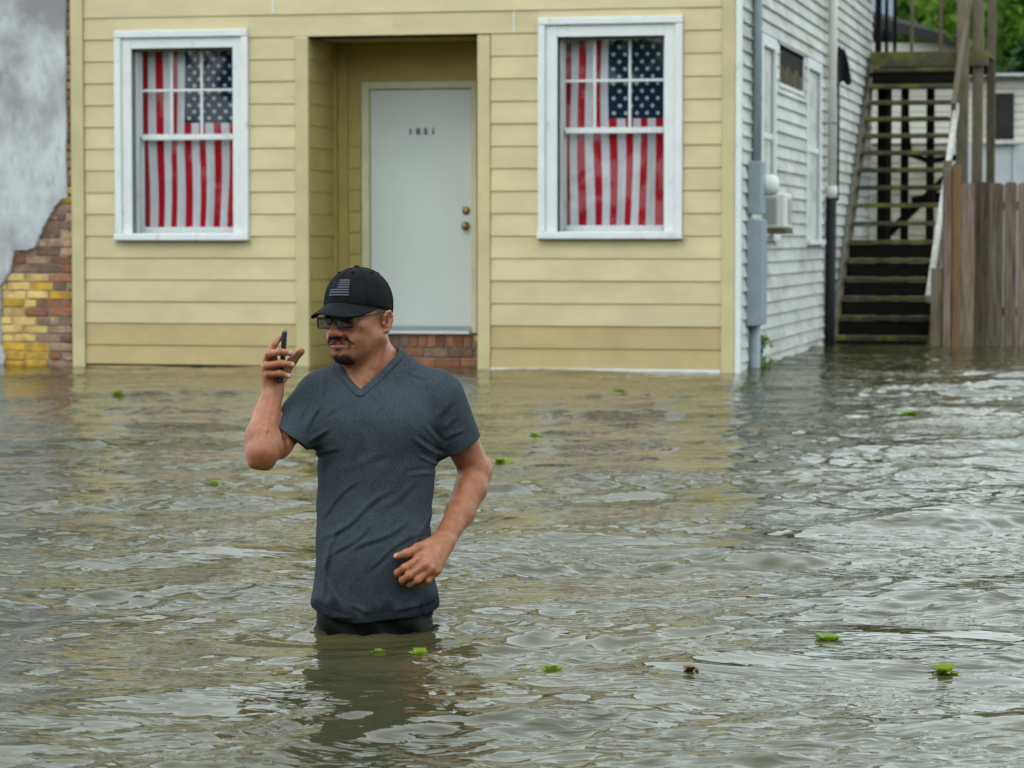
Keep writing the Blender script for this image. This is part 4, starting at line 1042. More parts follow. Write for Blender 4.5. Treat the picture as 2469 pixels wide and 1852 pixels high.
# ears
for s_ in (-1, 1):
    def Q(f, l, u): return HC + HR @ np.array([f, s_ * l, u])
    body.ell(Q(-.017, .080, -.012), (.016, .0065, .026), .006, R=HR)
    body.ell(Q(-.010, .090, -.011), (.0090, .0095, .014), .003, '-', R=HR)
    body.chain([Q(-.006, .083, -.014), Q(-.004, .087, .004), Q(-.011, .091, .014), Q(-.021, .093, .014), Q(-.028, .094, .004), Q(-.029, .093, -.010), Q(-.023, .090, -.026), Q(-.014, .086, -.038), Q(-.008, .082, -.038)],
               (.0034, .0036, .0040, .0042, .0042, .0042, .0046, .0056, .0046), .004)
    body.chain([Q(-.020, .090, .004), Q(-.020, .090, -.012), Q(-.014, .088, -.026)], (.0030, .0034, .0034), .003)
    body.ell(Q(-.002, .084, -.018), (.004, .005, .006), .003, R=HR)
    body.cone(H(.094, s_ * .022, -.052), H(.082, s_ * .036, -.078), .0030, .0030, .008, '-')
bco, bq = body.mesh((-.46, -.30, -.08), (.42, .26, 1.06), .0026, smooth=1)
bm_ = np_mesh('body', bco, bq)
# skin colour: ruddy, with lips, stubble, short hair and nails as they are
hp_ = (bco - HC) @ HR; hfv, hlv, huv = hp_.T; huv = np.where(huv < 0, huv / .86, huv)
ishead = (np.linalg.norm(hp_ - np.array([0, 0, -.01]), axis=1) < .165) & (bco[:, 2] > lz(800))
tint = np.tile(np.array([.365, .145, .070]), (len(bco), 1))
def sstep(x, a, b): t = np.clip((x - a) / (b - a), 0, 1); return t * t * (3 - 2 * t)
def blend(mask, col): 
    global tint
    mk = (mask * ishead)[:, None]; tint = tint * (1 - mk) + np.array(col) * mk
wob = .004 * np.sin(hlv * 260) * np.sin(huv * 310 + 1)
blend(.55 * np.exp(-((hfv - .10) / .03) ** 2 - (hlv / .03) ** 2 - ((huv + .035) / .03) ** 2), (.40, .105, .055))
blend(.45 * np.exp(-((np.abs(hlv) - .045) / .022) ** 2 - ((huv + .035) / .022) ** 2) * (hfv > .02), (.39, .10, .052))
blend(.30 * sstep(-huv, .045, .07) * sstep(hfv, -.01, .02), (.16, .085, .055))
lip = sstep(.026 - np.abs(hlv), 0, .004) * sstep(huv, -.089, -.085) * sstep(-huv, .0675, .070) * (hfv > .07); blend(.8 * lip, (.36, .12, .085))
mus = sstep(.036 - np.abs(hlv), 0, .008) * sstep(huv + wob, -.0735, -.068) * sstep(-huv - wob, .049, .055) * (hfv > .05)
side = .6 * sstep(.0060 - np.abs(np.abs(hlv) - .0325), 0, .005) * sstep(huv, -.094, -.086) * sstep(-huv, .055, .06) * (hfv > .05)
goat = sstep(.034 - np.abs(hlv), 0, .010) * sstep(-huv + wob, .104, .112) * sstep(hfv, .048, .060)
soul = sstep(.0095 - np.abs(hlv), 0, .005) * sstep(-huv, .087, .089) * sstep(huv, -.100, -.096) * (hfv > .06)
beard = np.clip(np.maximum.reduce([mus, side * .9, goat, soul * .8]), 0, 1)
blend(.72 * beard, (.050, .029, .018))
hair = np.maximum(sstep(-hfv, .036, .048) * sstep(huv, -.062, -.045), sstep(.022 - hfv, 0, .01) * sstep(huv, .004, .016) * (np.abs(hlv) < .0815))
blend(.75 * hair, (.10, .062, .040))
brow = sstep(.012 - np.abs(huv - .024 - .006 * np.abs(hlv) / .04), 0, .006) * (np.abs(hlv) > .012) * (np.abs(hlv) < .058) * (hfv > .06); blend(.6 * brow, (.07, .045, .03))
def spot(c, r, col, k=1.0):
    global tint
    w = (k * np.clip(1.5 - 1.5 * np.linalg.norm(bco - c, axis=1) / r, 0, 1))[:, None]; tint = tint * (1 - w) + np.array(col) * w
for c in (J(627, 762, -.196), J(633, 787, -.197), J(624, 812, -.190), J(851, 1202, -.174)): spot(c, .009, (.62, .40, .31))
for c in mcp: spot(c + np.array([0, -.012, 0]), .014, (.50, .20, .12), .5)
# tan is deeper on the forearms
fore = np.clip(sstep(-bco[:, 0], .20, .24) * sstep(.60 - bco[:, 2], 0, .06) + sstep(bco[:, 0], .16, .20) * sstep(.50 - bco[:, 2], 0, .08), 0, 1)[:, None]
tint = tint * (1 - .35 * fore) + np.array([.31, .115, .050]) * .35 * fore
at_ = bm_.color_attributes.new('tint', 'FLOAT_COLOR', 'POINT'); at_.data.foreach_set('color', np.concatenate([tint, np.ones((len(tint), 1))], 1).astype(np.float32).ravel())
def skinmat():
    m = bpy.data.materials.new('skin'); m.use_nodes = True; N, L = m.node_tree.nodes, m.node_tree.links; b = N['Principled BSDF']
    a = N.new('ShaderNodeAttribute'); a.attribute_name = 'tint'
    tc = N.new('ShaderNodeNewGeometry'); n = N.new('ShaderNodeTexNoise'); n.inputs['Scale'].default_value = 55; n.inputs['Detail'].default_value = 6; n.inputs['Roughness'].default_value = .65; L.new(tc.outputs['Position'], n.inputs['Vector'])
    mr = N.new('ShaderNodeMapRange'); mr.inputs['From Min'].default_value = .3; mr.inputs['From Max'].default_value = .7; mr.inputs['To Min'].default_value = .68; mr.inputs['To Max'].default_value = 1.22; L.new(n.outputs['Fac'], mr.inputs[0])
    hs_ = N.new('ShaderNodeHueSaturation'); L.new(mr.outputs[0], hs_.inputs['Value']); L.new(a.outputs['Color'], hs_.inputs['Color']); L.new(hs_.outputs[0], b.inputs['Base Color'])
    n5 = N.new('ShaderNodeTexNoise'); n5.inputs['Scale'].default_value = 16; n5.inputs['Detail'].default_value = 5; L.new(tc.outputs['Position'], n5.inputs['Vector'])
    m5 = N.new('ShaderNodeMapRange'); m5.inputs['From Min'].default_value = .46; m5.inputs['From Max'].default_value = .66; m5.inputs['To Max'].default_value = .38; L.new(n5.outputs['Fac'], m5.inputs[0])
    x5 = N.new('ShaderNodeMix'); x5.data_type = 'RGBA'; x5.blend_type = 'MULTIPLY'; L.new(m5.outputs[0], x5.inputs[0]); L.new(hs_.outputs[0], x5.inputs[6]); x5.inputs[7].default_value = (.78, .52, .46, 1); L.new(x5.outputs[2], b.inputs['Base Color'])
    b.inputs['Roughness'].default_value = .42; b.inputs['Specular IOR Level'].default_value = .45
    b.inputs['Subsurface Weight'].default_value = .18; b.inputs['Subsurface Radius'].default_value = (1, .35, .2); b.inputs['Subsurface Scale'].default_value = .006
    n2 = N.new('ShaderNodeTexNoise'); n2.inputs['Scale'].default_value = 420; n2.inputs['Detail'].default_value = 3; L.new(tc.outputs['Position'], n2.inputs['Vector'])
    bp = N.new('ShaderNodeBump'); bp.inputs['Strength'].default_value = .5; bp.inputs['Distance'].default_value = .0018; L.new(n2.outputs['Fac'], bp.inputs['Height']); L.new(bp.outputs[0], b.inputs['Normal'])
    return m
bo = link('body', bm_, skinmat(), man)

# moustache and goatee: short strands over the stubble
nrm = np.zeros_like(bco)
e1 = bco[bq[:, 2]] - bco[bq[:, 0]]; e2 = bco[bq[:, 3]] - bco[bq[:, 1]]; fnm = np.cross(e1, e2)
for q in range(4):
    for c in range(3): nrm[:, c] += np.bincount(bq[:, q], fnm[:, c], len(bco))
nrm /= np.linalg.norm(nrm, axis=1)[:, None] + 1e-12
def strands(name, weight, n, ln, wd, mat, seed):
    r = np.random.default_rng(seed); w = weight / weight.sum(); ix = r.choice(len(bco), n, p=w)
    p = bco[ix] + r.normal(scale=.001, size=(n, 3)); nn = nrm[ix]
    d = nn * .35 + (HR @ np.array([.1, 0, -1.0])) + (HR[:, 1][None] * np.sign(hlv[ix])[:, None]) * .35 + r.normal(scale=.25, size=(n, 3)); d /= np.linalg.norm(d, axis=1)[:, None]
    s_ = np.cross(d, nn); s_ /= np.linalg.norm(s_, axis=1)[:, None] + 1e-9
    l_ = (ln * r.uniform(.6, 1.3, n))[:, None]
    co = np.stack([p - s_ * wd, p + s_ * wd, p + d * l_ + s_ * wd * .4, p + d * l_ - s_ * wd * .4], 1).reshape(-1, 3)
    return link(name, np_mesh(name, co, np.arange(4 * n).reshape(-1, 4)), mat, man)
M['hair'] = simple('dark_brown_hair', (.030, .018, .012), .8, 0, .15)
strands('moustache', np.where(ishead, np.maximum(mus, side) ** 2, 0) + 1e-12, 1300, .0040, .00028, M['hair'], 3)
strands('goatee', np.where(ishead, np.maximum(goat, soul * .6) ** 2, 0) + 1e-12, 1500, .0048, .00028, M['hair'], 4)

# --- T-shirt
shirt = Solid()
shirt.add(torso_fn(.0, lz(1400), lz(812)), (0, 0, .35), .55, .03)
shirt.ell(J(738, 920, -.066), (.085, .060, .070), .05); shirt.ell(J(852, 920, -.066), (.090, .060, .070), .05)
shirt.ell(J(805, 1190, -.050), (.135, .092, .14), .05)
shirt.cone(J(800, 806, .03), J(700, 846, .02), .056, .052, .05); shirt.cone(J(800, 800, .03), J(938, 846, .03), .062, .056, .05)
shirt.cone(J(765, 810, .03), J(840, 800, .03), .055, .060, .04)
def unit(v): return v / np.linalg.norm(v)
rax, lax = unit(J(604, 960, -.145) - J(690, 866, .0)), unit(J(1005, 990, .065) - J(945, 868, .02))
rc, rn = J(626, 945, -.120), unit(np.array([-.55, -.13, -.82])); lc, ln_ = J(993, 964, .055), unit(lax + np.array([.05, 0, -.05]))
shirt.cone(J(690, 866, .0), J(604, 960, -.145), .072, .0615, .035, cut=(rc, rn))
shirt.cone(J(945, 868, .02), J(1005, 990, .065), .078, .060, .035, cut=(lc, ln_))
HEM = lambda x: .037 + .9 * (x + .0) ** 2 + .004 * np.sin(x * 31)
# V opening: polygon in the frontal plane
VP = np.array([[738, 700], [738, 792], [748, 812], [778, 841], [812, 812], [856, 767], [862, 700]], float)
VPm = np.stack([(VP[:, 0] - 805) / 796, 1.065 - (VP[:, 1] - 517) / 796], 1)
VPm = np.stack([((VP[:, 0] - 1106) * (1 - .07 / 7.66) + 301) / 796, 1.065 - (VP[:, 1] - 517) * (1 - .07 / 7.66) / 796], 1)
def poly_sd(x, z, P_):
    d = np.full(len(x), 9.0); sgn = np.ones(len(x)); n = len(P_)
    for i in range(n):
        a, b = P_[i], P_[i - 1]; e = b - a; wx, wz = x - a[0], z - a[1]; t = np.clip((wx * e[0] + wz * e[1]) / (e @ e), 0, 1)
        d = np.minimum(d, (wx - e[0] * t) ** 2 + (wz - e[1] * t) ** 2)
        c1 = z >= a[1]; c2 = z < b[1]; c3 = e[0] * wz > e[1] * wx
        f = (c1 & c2 & c3) | (~c1 & ~c2 & ~c3); sgn = np.where(f, -sgn, sgn)
    return sgn * np.sqrt(d)
FOLDS = [((690, 1118), (770, 1040), 6, .0045), ((700, 1165), (842, 1062), 7, .006), ((712, 1205), (800, 1135), 6, .004), ((755, 1195), (880, 1128), 7, .005), ((790, 1230), (905, 1150), 6, .004), ((690, 1230), (735, 1140), 6, .004),
         ((690, 1295), (712, 1200), 6, .005), ((735, 1312), (700, 1240), 6, .004), ((715, 1330), (760, 1342), 7, .007), ((760, 1310), (800, 1338), 7, .005), ((850, 1330), (930, 1295), 6, .004), ((880, 1300), (935, 1255), 5, .004), ((915, 1300), (925, 1345), 5, .004),
         ((955, 985), (895, 945), 6, .007), ((950, 1000), (905, 985), 5, .006), ((945, 1020), (880, 1035), 6, .004), ((948, 960), (920, 915), 6, .005), ((962, 930), (985, 905), 6, .005), ((955, 950), (1005, 935), 5, .004), ((945, 905), (968, 865), 7, .004),
         ((668, 960), (705, 925), 6, .006), ((660, 935), (690, 880), 6, .006), ((640, 905), (672, 862), 5, .004), ((672, 985), (730, 975), 6, .004), ((700, 900), (735, 868), 7, .003), ((690, 860), (700, 812), 6, .004),
         ((870, 800), (925, 812), 5, .003), ((900, 1180), (930, 1100), 6, .004), ((820, 1100), (900, 1040), 9, .003), ((740, 1010), (850, 980), 10, .0025), ((780, 900), (790, 1000), 14, -.004), ((690, 1060), (700, 1000), 6, .003)]
def shirt_post(p, d):
    x, y, z = p.T
    s_ = 1.0 / (1 + y / 7.66); px = 1106 + ((x * 796) - 301) * s_; py = 517 + (1.065 - z) * 796 * s_
    front = sstep(.06 - y, 0, .06)
    x0_, x1_, y0_, y1_ = px.min(), px.max(), py.min(), py.max()
    for (a, b, w, am) in FOLDS:
        if x1_ < min(a[0], b[0]) - 45 or x0_ > max(a[0], b[0]) + 45 or y1_ < min(a[1], b[1]) - 45 or y0_ > max(a[1], b[1]) + 45: continue
        e = np.array(b, float) - a; L_ = np.hypot(*e); e /= L_; t = (px - a[0]) * e[0] + (py - a[1]) * e[1]; q = (px - a[0]) * -e[1] + (py - a[1]) * e[0] + 5 * np.sin(t / 26.0 + a[0])
        prof = np.exp(-(q / (w * .8)) ** 2) - .75 * np.exp(-((q - w * 1.45) / (w * .8)) ** 2)
        d = d - .72 * am * prof * sstep(t, -.12 * L_, .25 * L_) * sstep(L_ - t, -.12 * L_, .25 * L_) * front
    d = d - .0012 * np.sin(px * .11 + 2 * np.sin(py * .031)) * np.sin(py * .052 + px * .02)
    # hem stitching and sleeve ends
    d = np.maximum(d, HEM(x) - z)
    d = d - .0012 * (np.abs(z - HEM(x) - .022) < .0022) * -1
    hole = poly_sd(x, z, VPm)
    neck = np.hypot(x - J(797, 0, 0)[0], (y - .035)) - .076
    cut = np.maximum(hole, y - .045); cut = np.minimum(cut, np.maximum(neck, lz(800) - z))
    d = d - .0030 * sstep(.020 - cut, 0, .003) * (y < .06) + .0022 * np.exp(-((cut - .0205) / .0022) ** 2) * (y < .06)                # rib round the neck
    return np.maximum(d, -cut)
shirt.post = shirt_post
# hollow sleeve ends
ra0 = J(690, 866, .0) + rax * ((rc - J(690, 866, .0)) @ rax); la0 = J(945, 868, .02) + lax * ((lc - J(945, 868, .02)) @ lax)
shirt.cone(ra0 + rax * .048, ra0 + rax * .10, .049, .049, .003, '-'); shirt.cone(la0 + lax * .048, la0 + lax * .10, .050, .050, .003, '-')
sco, sq = shirt.mesh((-.32, -.24, -.01), (.34, .24, .80), .0027, smooth=1, margin=.03)
def clothmat():
    m = bpy.data.materials.new('heather_grey_jersey'); m.use_nodes = True; N, L = m.node_tree.nodes, m.node_tree.links; b = N['Principled BSDF']
    tc = N.new('ShaderNodeNewGeometry')
    n = N.new('ShaderNodeTexNoise'); n.inputs['Scale'].default_value = 640; n.inputs['Detail'].default_value = 2.5; n.inputs['Roughness'].default_value = .7; L.new(tc.outputs['Position'], n.inputs['Vector'])
    ra = N.new('ShaderNodeValToRGB'); ra.color_ramp.elements[0].position = .38; ra.color_ramp.elements[0].color = (.013, .0195, .026, 1); ra.color_ramp.elements[1].position = .64; ra.color_ramp.elements[1].color = (.082, .099, .115, 1); L.new(n.outputs['Fac'], ra.inputs[0])
    n3 = N.new('ShaderNodeTexNoise'); n3.inputs['Scale'].default_value = 7; n3.inputs['Detail'].default_value = 3; L.new(tc.outputs['Position'], n3.inputs['Vector'])
    mr = N.new('ShaderNodeMapRange'); mr.inputs['To Min'].default_value = .82; mr.inputs['To Max'].default_value = 1.18; L.new(n3.outputs['Fac'], mr.inputs[0])
    hs_ = N.new('ShaderNodeHueSaturation'); L.new(mr.outputs[0], hs_.inputs['Value']); L.new(ra.outputs[0], hs_.inputs['Color'])
    wt = N.new('ShaderNodeAttribute'); wt.attribute_name = 'wet'; mw = N.new('ShaderNodeMix'); mw.data_type = 'RGBA'; mw.blend_type = 'MULTIPLY'; mw.inputs[0].default_value = 1; L.new(hs_.outputs[0], mw.inputs[6]); L.new(wt.outputs['Color'], mw.inputs[7]); L.new(mw.outputs[2], b.inputs['Base Color'])
    b.inputs['Roughness'].default_value = .9; b.inputs['Specular IOR Level'].default_value = .06; b.inputs['Sheen Weight'].default_value = .0; b.inputs['Sheen Roughness'].default_value = .5
    bp = N.new('ShaderNodeBump'); bp.inputs['Strength'].default_value = .4; bp.inputs['Distance'].default_value = .0012; L.new(n.outputs['Fac'], bp.inputs['Height']); L.new(bp.outputs[0], b.inputs['Normal'])
    return m
sme = np_mesh('shirt', sco, sq)
wetz = sco[:, 2] - HEM(sco[:, 0]) - .010 * np.sin(sco[:, 0] * 47) - .006 * np.sin(sco[:, 0] * 131 + 2)
wet = 1 - .60 * (1 - sstep(wetz, .022, .050))
wa = sme.color_attributes.new('wet', 'FLOAT_COLOR', 'POINT'); wa.data.foreach_set('color', np.concatenate([np.repeat(wet[:, None], 3, 1), np.ones((len(wet), 1))], 1).astype(np.float32).ravel())
link('shirt', sme, clothmat(), man)

# --- wet trousers, legs to the ground and shoes under water
pants = Solid()
pants.add(torso_fn(-.013, -.06, .115), (0, 0, 0), .25, .03)
for s_, xx in ((-1, -.078), (1, .080)):
    pants.cone((xx, .0, -.02), (xx * 1.15, -.03 * s_, -.42), .078, .066, .03); pants.cone((xx * 1.15, -.03 * s_, -.42), (xx * 1.2, .03 - .05 * s_, -.80), .064, .046, .03)
    pants.cone((xx * 1.2, .03 - .05 * s_, -.82), (xx * 1.3, -.13 - .05 * s_, -.84), .045, .036, .02)
def pants_post(p, d):
    x, y, z = p.T
    d = d - .005 * np.sin(x * 58 + 9 * z + 2 * np.sin(z * 30)) * np.exp(-((z - .01) / .06) ** 2) - .0015 * np.sin(x * 110 + 40 * z)
    d = d - .003 * ((np.abs(x - .115) < .045) & (z < .035) & (y < 0)) - .004 * (np.abs(x + .02) < .006) * (y < 0)
    return d
pants.post = pants_post
pco, pq = pants.mesh((-.22, -.26, -.88), (.24, .20, .10), .005, smooth=1)
M['wet'] = nmat('wet_dark_cotton', (.0050, .0062, .0045), .5, .3, 40, bump=.0015, bscale=120, spec=.06)
link('trousers', np_mesh('trousers', pco, pq), M['wet'], man)

# --- cap
M['cap'] = nmat('black_cotton_twill', (.0100, .0120, .0130), .85, .35, 28, col2=(.0055, .0065, .007), fac2=.45, bump=.0016, bscale=90, spec=.08, rnd=0)
M['capstitch'] = simple('black_stitching', (.010, .011, .012), .9, 0, .1)
M['patch_grey'] = simple('grey_embroidery', (.105, .108, .135), .9, 0, .1); M['patch_dark'] = simple('dark_embroidery', (.008, .009, .014), .9, 0, .1)
CC, CR = np.array([-.007, 0, .030]), np.array([.108, .086, .106])
def rim_u(f): return .024 + .20 * (f + .0)
def crown_pt(th_, ph_, off=0.0):                             # th_: around from the front, ph_: up from the rim 0..1
    c, s_ = math.cos(th_), math.sin(th_)
    f0, l0 = CC[0] + CR[0] * c, CC[1] + CR[1] * s_
    u0 = rim_u(f0); a0 = math.asin(max(-.9, min(.9, (u0 - CC[2]) / CR[2]))); a = a0 + (math.pi / 2 - a0) * ph_
    bulge = 1 + .030 * math.sin(ph_ * math.pi) - .006 * math.cos(6 * th_) * math.sin(ph_ * math.pi) + .010 * math.sin(5.3 * th_ + 3 * ph_) * math.sin(ph_ * math.pi) + .007 * math.sin(9.1 * th_ - 7 * ph_ + 1) * math.sin(ph_ * math.pi)
    ca = math.cos(a) ** .92 if math.cos(a) > 0 else 0
    n_ = np.array([math.cos(a) * c / CR[0], math.cos(a) * s_ / CR[1], math.sin(a) / CR[2]]); n_ /= np.linalg.norm(n_)
    q = CC + np.array([CR[0] * ca * c * bulge, CR[1] * ca * s_ * bulge, CR[2] * math.sin(a) * (1 + .012 * math.sin(ph_ * math.pi))]) + n_ * off
    return HC + HR @ q
cp = MB(); NT_, NP = 72, 22; vs = []
for i in range(NP + 1):
    for j in range(NT_): vs.append(crown_pt(2 * math.pi * j / NT_, i / NP * .995))
for j in range(NT_): vs.append(crown_pt(2 * math.pi * j / NT_, 0.0, -.004))
for j in range(NT_): vs.append(crown_pt(2 * math.pi * j / NT_, .35, -.006))
fs = [(i * NT_ + j, i * NT_ + (j + 1) % NT_, (i + 1) * NT_ + (j + 1) % NT_, (i + 1) * NT_ + j) for i in range(NP) for j in range(NT_)]
fs.append(tuple(NP * NT_ + j for j in range(NT_)))
b0 = (NP + 1) * NT_
fs += [(b0 + j, b0 + (j + 1) % NT_, (j + 1) % NT_, j) for j in range(NT_)] + [(b0 + NT_ + j, b0 + NT_ + (j + 1) % NT_, b0 + (j + 1) % NT_, b0 + j) for j in range(NT_)]
cap = cp.add(vs, fs).build('cap', M['cap'], man, True)
# visor
def visor_pt(l, e, under=0.0):                               # l sideways -1..1, e from the crown 0..1
    lw = .081 * l; fr = CC[0] + CR[0] * math.sqrt(max(0, 1 - (lw / .0865) ** 2)) * 1.0
    ext = .076 * (1 - abs(l) ** 2.4) ** .9 * e
    u = rim_u(fr) + .004 - 3.6 * lw * lw * (.35 + .65 * e * (1 - abs(l) ** 3)) - ext * (.33 + 58 * lw * lw)
    return HC + HR @ np.array([fr - .004 * (1 - e) + ext, lw * (1 + .06 * e), u - under])
vz = MB(); nl, ne = 40, 12; vs = []
for un in (0, .0038):
    for i in range(ne + 1):
        for j in range(nl + 1): vs.append(visor_pt(-1 + 2 * j / nl, i / ne, un))
S_ = (ne + 1) * (nl + 1); fs = []
for i in range(ne):
    for j in range(nl):
        q = (i * (nl + 1) + j, (i + 1) * (nl + 1) + j, (i + 1) * (nl + 1) + j + 1, i * (nl + 1) + j + 1); fs.append(q); fs.append(tuple(S_ + k for k in q[::-1]))
fs += [(ne * (nl + 1) + j, S_ + ne * (nl + 1) + j, S_ + ne * (nl + 1) + j + 1, ne * (nl + 1) + j + 1) for j in range(nl)]
visor = vz.add(vs, fs).build('visor', nmat('visor_twill', (.0095, .0115, .0125), .8, .2, 60, bump=.0006, bscale=600, spec=.10, rnd=0), cap, True)
MB().tube([visor_pt(-1 + 2 * j / 30, 0.02, -.0015) for j in range(31)], .0016, 6).build('seam', M['capstitch'], cap, True)
for k in range(6):
    th_ = math.pi / 6 * (2 * k)
    MB().tube([crown_pt(th_, q / 14, .0006) for q in range(14)], .0013, 5).build('seam', M['capstitch'], cap, True)
    ec = crown_pt(th_ + math.pi / 6, .66, .0012); en = unit(ec - (HC + HR @ CC)); ea = unit(np.cross(en, HR[:, 2])); eb = np.cross(en, ea)
    MB().tube([ec + .0042 * (ea * math.cos(g) + eb * math.sin(g)) for g in np.linspace(0, 2 * math.pi, 13)], .0012, 5).build('eyelet', M['capstitch'], cap, True)
bt = HC + HR @ (CC + np.array([0, 0, CR[2] * 1.0])); m = MB(); n = 14; vs = []; fs = []
for (d, q) in ((-.002, .0085), (.003, .0085), (.006, .006), (.0072, .0005)):
    for k in range(n): g = 2 * math.pi * k / n; vs.append(bt + HR @ np.array([q * math.cos(g), q * math.sin(g), d]))
for i in range(3):
    for k in range(n): fs.append((i * n + k, i * n + (k + 1) % n, (i + 1) * n + (k + 1) % n, (i + 1) * n + k))
m.add(vs, fs).build('top_button', M['capstitch'], cap, True)
# flag patch on the front of the cap
def patch_pt(s_, t, off): return crown_pt(-.27 + s_ * .76, .14 + t * .31, off)
def patch(s0, s1, t0, t1, off, mb, mi):
    n1, n2 = 8, 4; vs = [patch_pt(s0 + (s1 - s0) * i / n1, t0 + (t1 - t0) * j / n2, off) for j in range(n2 + 1) for i in range(n1 + 1)]
    mb.add(vs, [(j * (n1 + 1) + i, j * (n1 + 1) + i + 1, (j + 1) * (n1 + 1) + i + 1, (j + 1) * (n1 + 1) + i) for j in range(n2) for i in range(n1)], mi)
mb = MB(); patch(0, 1, 0, 1, .0016, mb, 1)
for k in range(7):                                           # grey stripes; the dark union is at the wearer's right
    t0 = (2 * k + .0) / 13; t1 = t0 + 1 / 13 * 1.05; patch(.02 if k < 3 else .44, .98, t0 + .01, t1 + .005, .0026, mb, 0)
for i in range(5):
    for j in range(7):
        if (i + j) % 2 == 0: patch(.06 + j * .052, .085 + j * .052, .53 + i * .09, .565 + i * .09, .0026, mb, 0)
mb.build('flag_patch', [M['patch_grey'], M['patch_dark']], cap, True)

# --- glasses
gl = MB(); fp = []
for s_ in (-1, 1):
    cx_ = s_ * .0335; w2, h2, cr = .0255, .0145, .006; pts = []
    for (qx, qz, a0) in ((w2 - cr, h2 - cr, 0), (-w2 + cr, h2 - cr, 90), (-w2 + cr, -h2 + cr, 180), (w2 - cr, -h2 + cr, 270)):
        for g in range(0, 91, 30): a = math.radians(a0 + g); l_ = cx_ + qx + cr * math.cos(a); pts.append(H(.1095 - 2.2 * l_ * l_, l_, -.009 + qz + cr * math.sin(a)))
    fp.append(pts); gl.tube(pts + [pts[0], pts[1]], .0022, 6)
gl.tube([H(.109, -.009, .002), H(.112, 0, .005), H(.109, .009, .002)], .0014, 6)
for s_ in (-1, 1): gl.tube([H(.101, s_ * .059, .006), H(.094, s_ * .069, .008), H(.040, s_ * .078, .008), H(.000, s_ * .084, .014), H(-.012, s_ * .086, .010)], .0015, 6)
gm = simple('black_wire_frame', (.010, .010, .011), .3, .4)
glasses = gl.build('glasses', gm, man, True)
lm = glassmat('spectacle_lens', (.28, .27, .26), .6)
for pts in fp: obj_from('lens', pts, [tuple(range(len(pts)))], lm, glasses)

# --- phone in the raised hand
ph = MB(); a, b_ = J(615, 714, -.13), J(607, 826, -.125)
pax = unit(b_ - a); pd = unit(np.array([.06, -1.0, .02])); pd = unit(pd - pax * (pd @ pax)); pn = np.cross(pax, pd)
pc = (a + b_) / 2 + MAN_ARR if False else (a + b_) / 2
PL_, PWd, PTh = np.linalg.norm(b_ - a) / 2, .0365, .0058
fon = empty('smartphone', (MAN_XY[0] + pc[0], MAN_XY[1] + pc[1], pc[2]))
tag(fon, 'black smartphone held upright, edge-on, in the raised hand', 'phone')
Rm = Matrix((tuple(pd), tuple(pn), tuple(pax))).transposed().to_4x4()
cs = MB(); cs.box(-PWd, PWd, -PTh, PTh, -PL_, PL_, .0035); co_ = cs.build('case', simple('black_rubber_case', (.010, .010, .011), .5), fon); co_.data.transform(Rm)
sc2 = MB().box(-PWd + .003, PWd - .003, PTh + .0002, PTh + .0012, -PL_ + .004, PL_ - .004, .0005).build('screen', simple('dark_glass', (.006, .006, .008), .06), fon); sc2.data.transform(Rm)
bb = MB().box(PWd + .0001, PWd + .0012, -.0012, .0012, -PL_ + .018, -PL_ + .030, .0003).build('side_button', simple('dark_metal', (.03, .03, .032), .3, .7), fon); bb.data.transform(Rm)

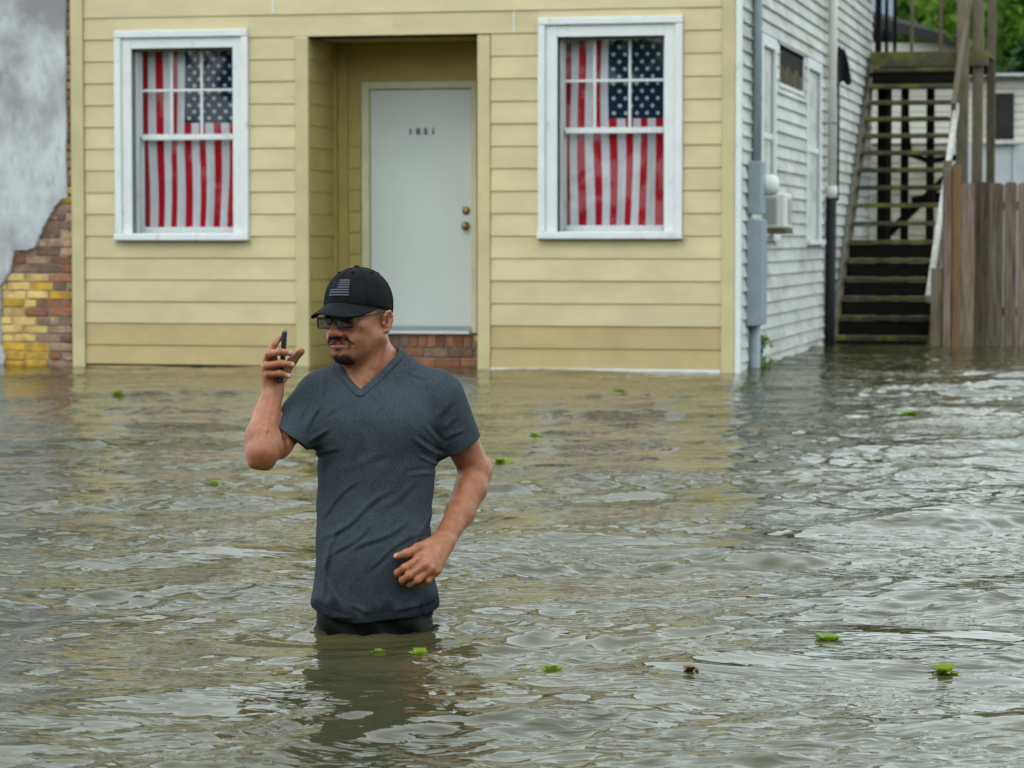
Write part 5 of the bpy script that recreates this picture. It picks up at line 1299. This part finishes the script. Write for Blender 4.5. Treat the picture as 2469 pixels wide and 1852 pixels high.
# ------------------------------------------------------------------ floating plants
M['pad'] = leafmat('fresh_floating_leaf', (.25, .34, .024), (.12, .19, .016)); M['deadleaf'] = nmat('dead_leaf', (.16, .09, .05), .7, .3, 60)
def floating(name, label, x, y, size, n, seed, mat='pad', cat='plant', flat=.5):
    r = random.Random(seed); z = wave_height(x, y); o = empty(name, (x, y, z - .003)); size *= 1.05; n = n + 3; tag(o, label, cat, 'floating water plants' if cat == 'plant' else None)
    for k in range(n):
        a = 6.283 * k / n + r.uniform(-.4, .4); el = (.12, .55, 1.0)[k % 3] * r.uniform(.8, 1.25); L_ = size * r.uniform(.7, 1.15); W_ = L_ * r.uniform(.36, .5)
        vs = []; ni = 7
        for i in range(ni + 1):
            t = i / ni; w_ = W_ * math.sin(math.pi * min(1, t * .92 + .06)) ** .7; cu = el * (1 - .9 * t) 
            d_ = L_ * (.12 + t * .88 * math.cos(el * (1 - .2 * t))); zz = L_ * (t * math.sin(el) * (1 - .45 * t)) - .1 * L_
            for s_ in (-1, 0, 1):
                vs.append((d_ * math.cos(a) - s_ * w_ * math.sin(a), d_ * math.sin(a) + s_ * w_ * math.cos(a), zz + (abs(s_)) * w_ * .22 - .002))
        fs = [(i * 3 + j, i * 3 + j + 1, (i + 1) * 3 + j + 1, (i + 1) * 3 + j) for i in range(ni) for j in range(2)]
        obj_from('leaf', vs, fs, M[mat], o, True)
    return o
FL = [('pale green water plant floating alone just in front of the man', -.338, 7.165, .030, 4), ('ragged green water plant with a dark root in front of the man\'s left side', -.234, 7.047, .034, 7), ('dark green upright water plant floating right of the man\'s wake', .095, 6.865, .038, 6),
      ('wide green water plant on the bright water at the right', .824, 7.312, .042, 8), ('green water plant lowest at the right, below a dark ripple', 1.064, 6.917, .040, 7),
      ('small dark green plant adrift just right of the man\'s left sleeve', .128, 15.21, .07, 5), ('flat yellow-green plant close beside the man\'s lowered left arm', -.05, 13.47, .07, 4), ('green plant adrift on the bright water out from the fence', 2.391, 16.93, .09, 6), ('small green plant adrift left of the man\'s raised elbow', -1.284, 12.22, .05, 4),
      ('tiny green plant adrift below the left front window', -2.684, 19.19, .06, 4), ('tiny green plant adrift below the right front window', .749, 19.48, .08, 5), ('faint green plant adrift in open water far right of the man', .86, 11.6, .03, 3), ('yellow-green plant adrift off the white wall corner', 1.75, 20.6, .07, 4)]
for i, (lb, x, y, sz, n) in enumerate(FL): floating('water_plant', lb, x, y, sz, n, 40 + i)
floating('dead_leaf', 'curled brown dead leaf floating between the green plants', .432, 6.807, .030, 3, 77, 'deadleaf', 'leaf')
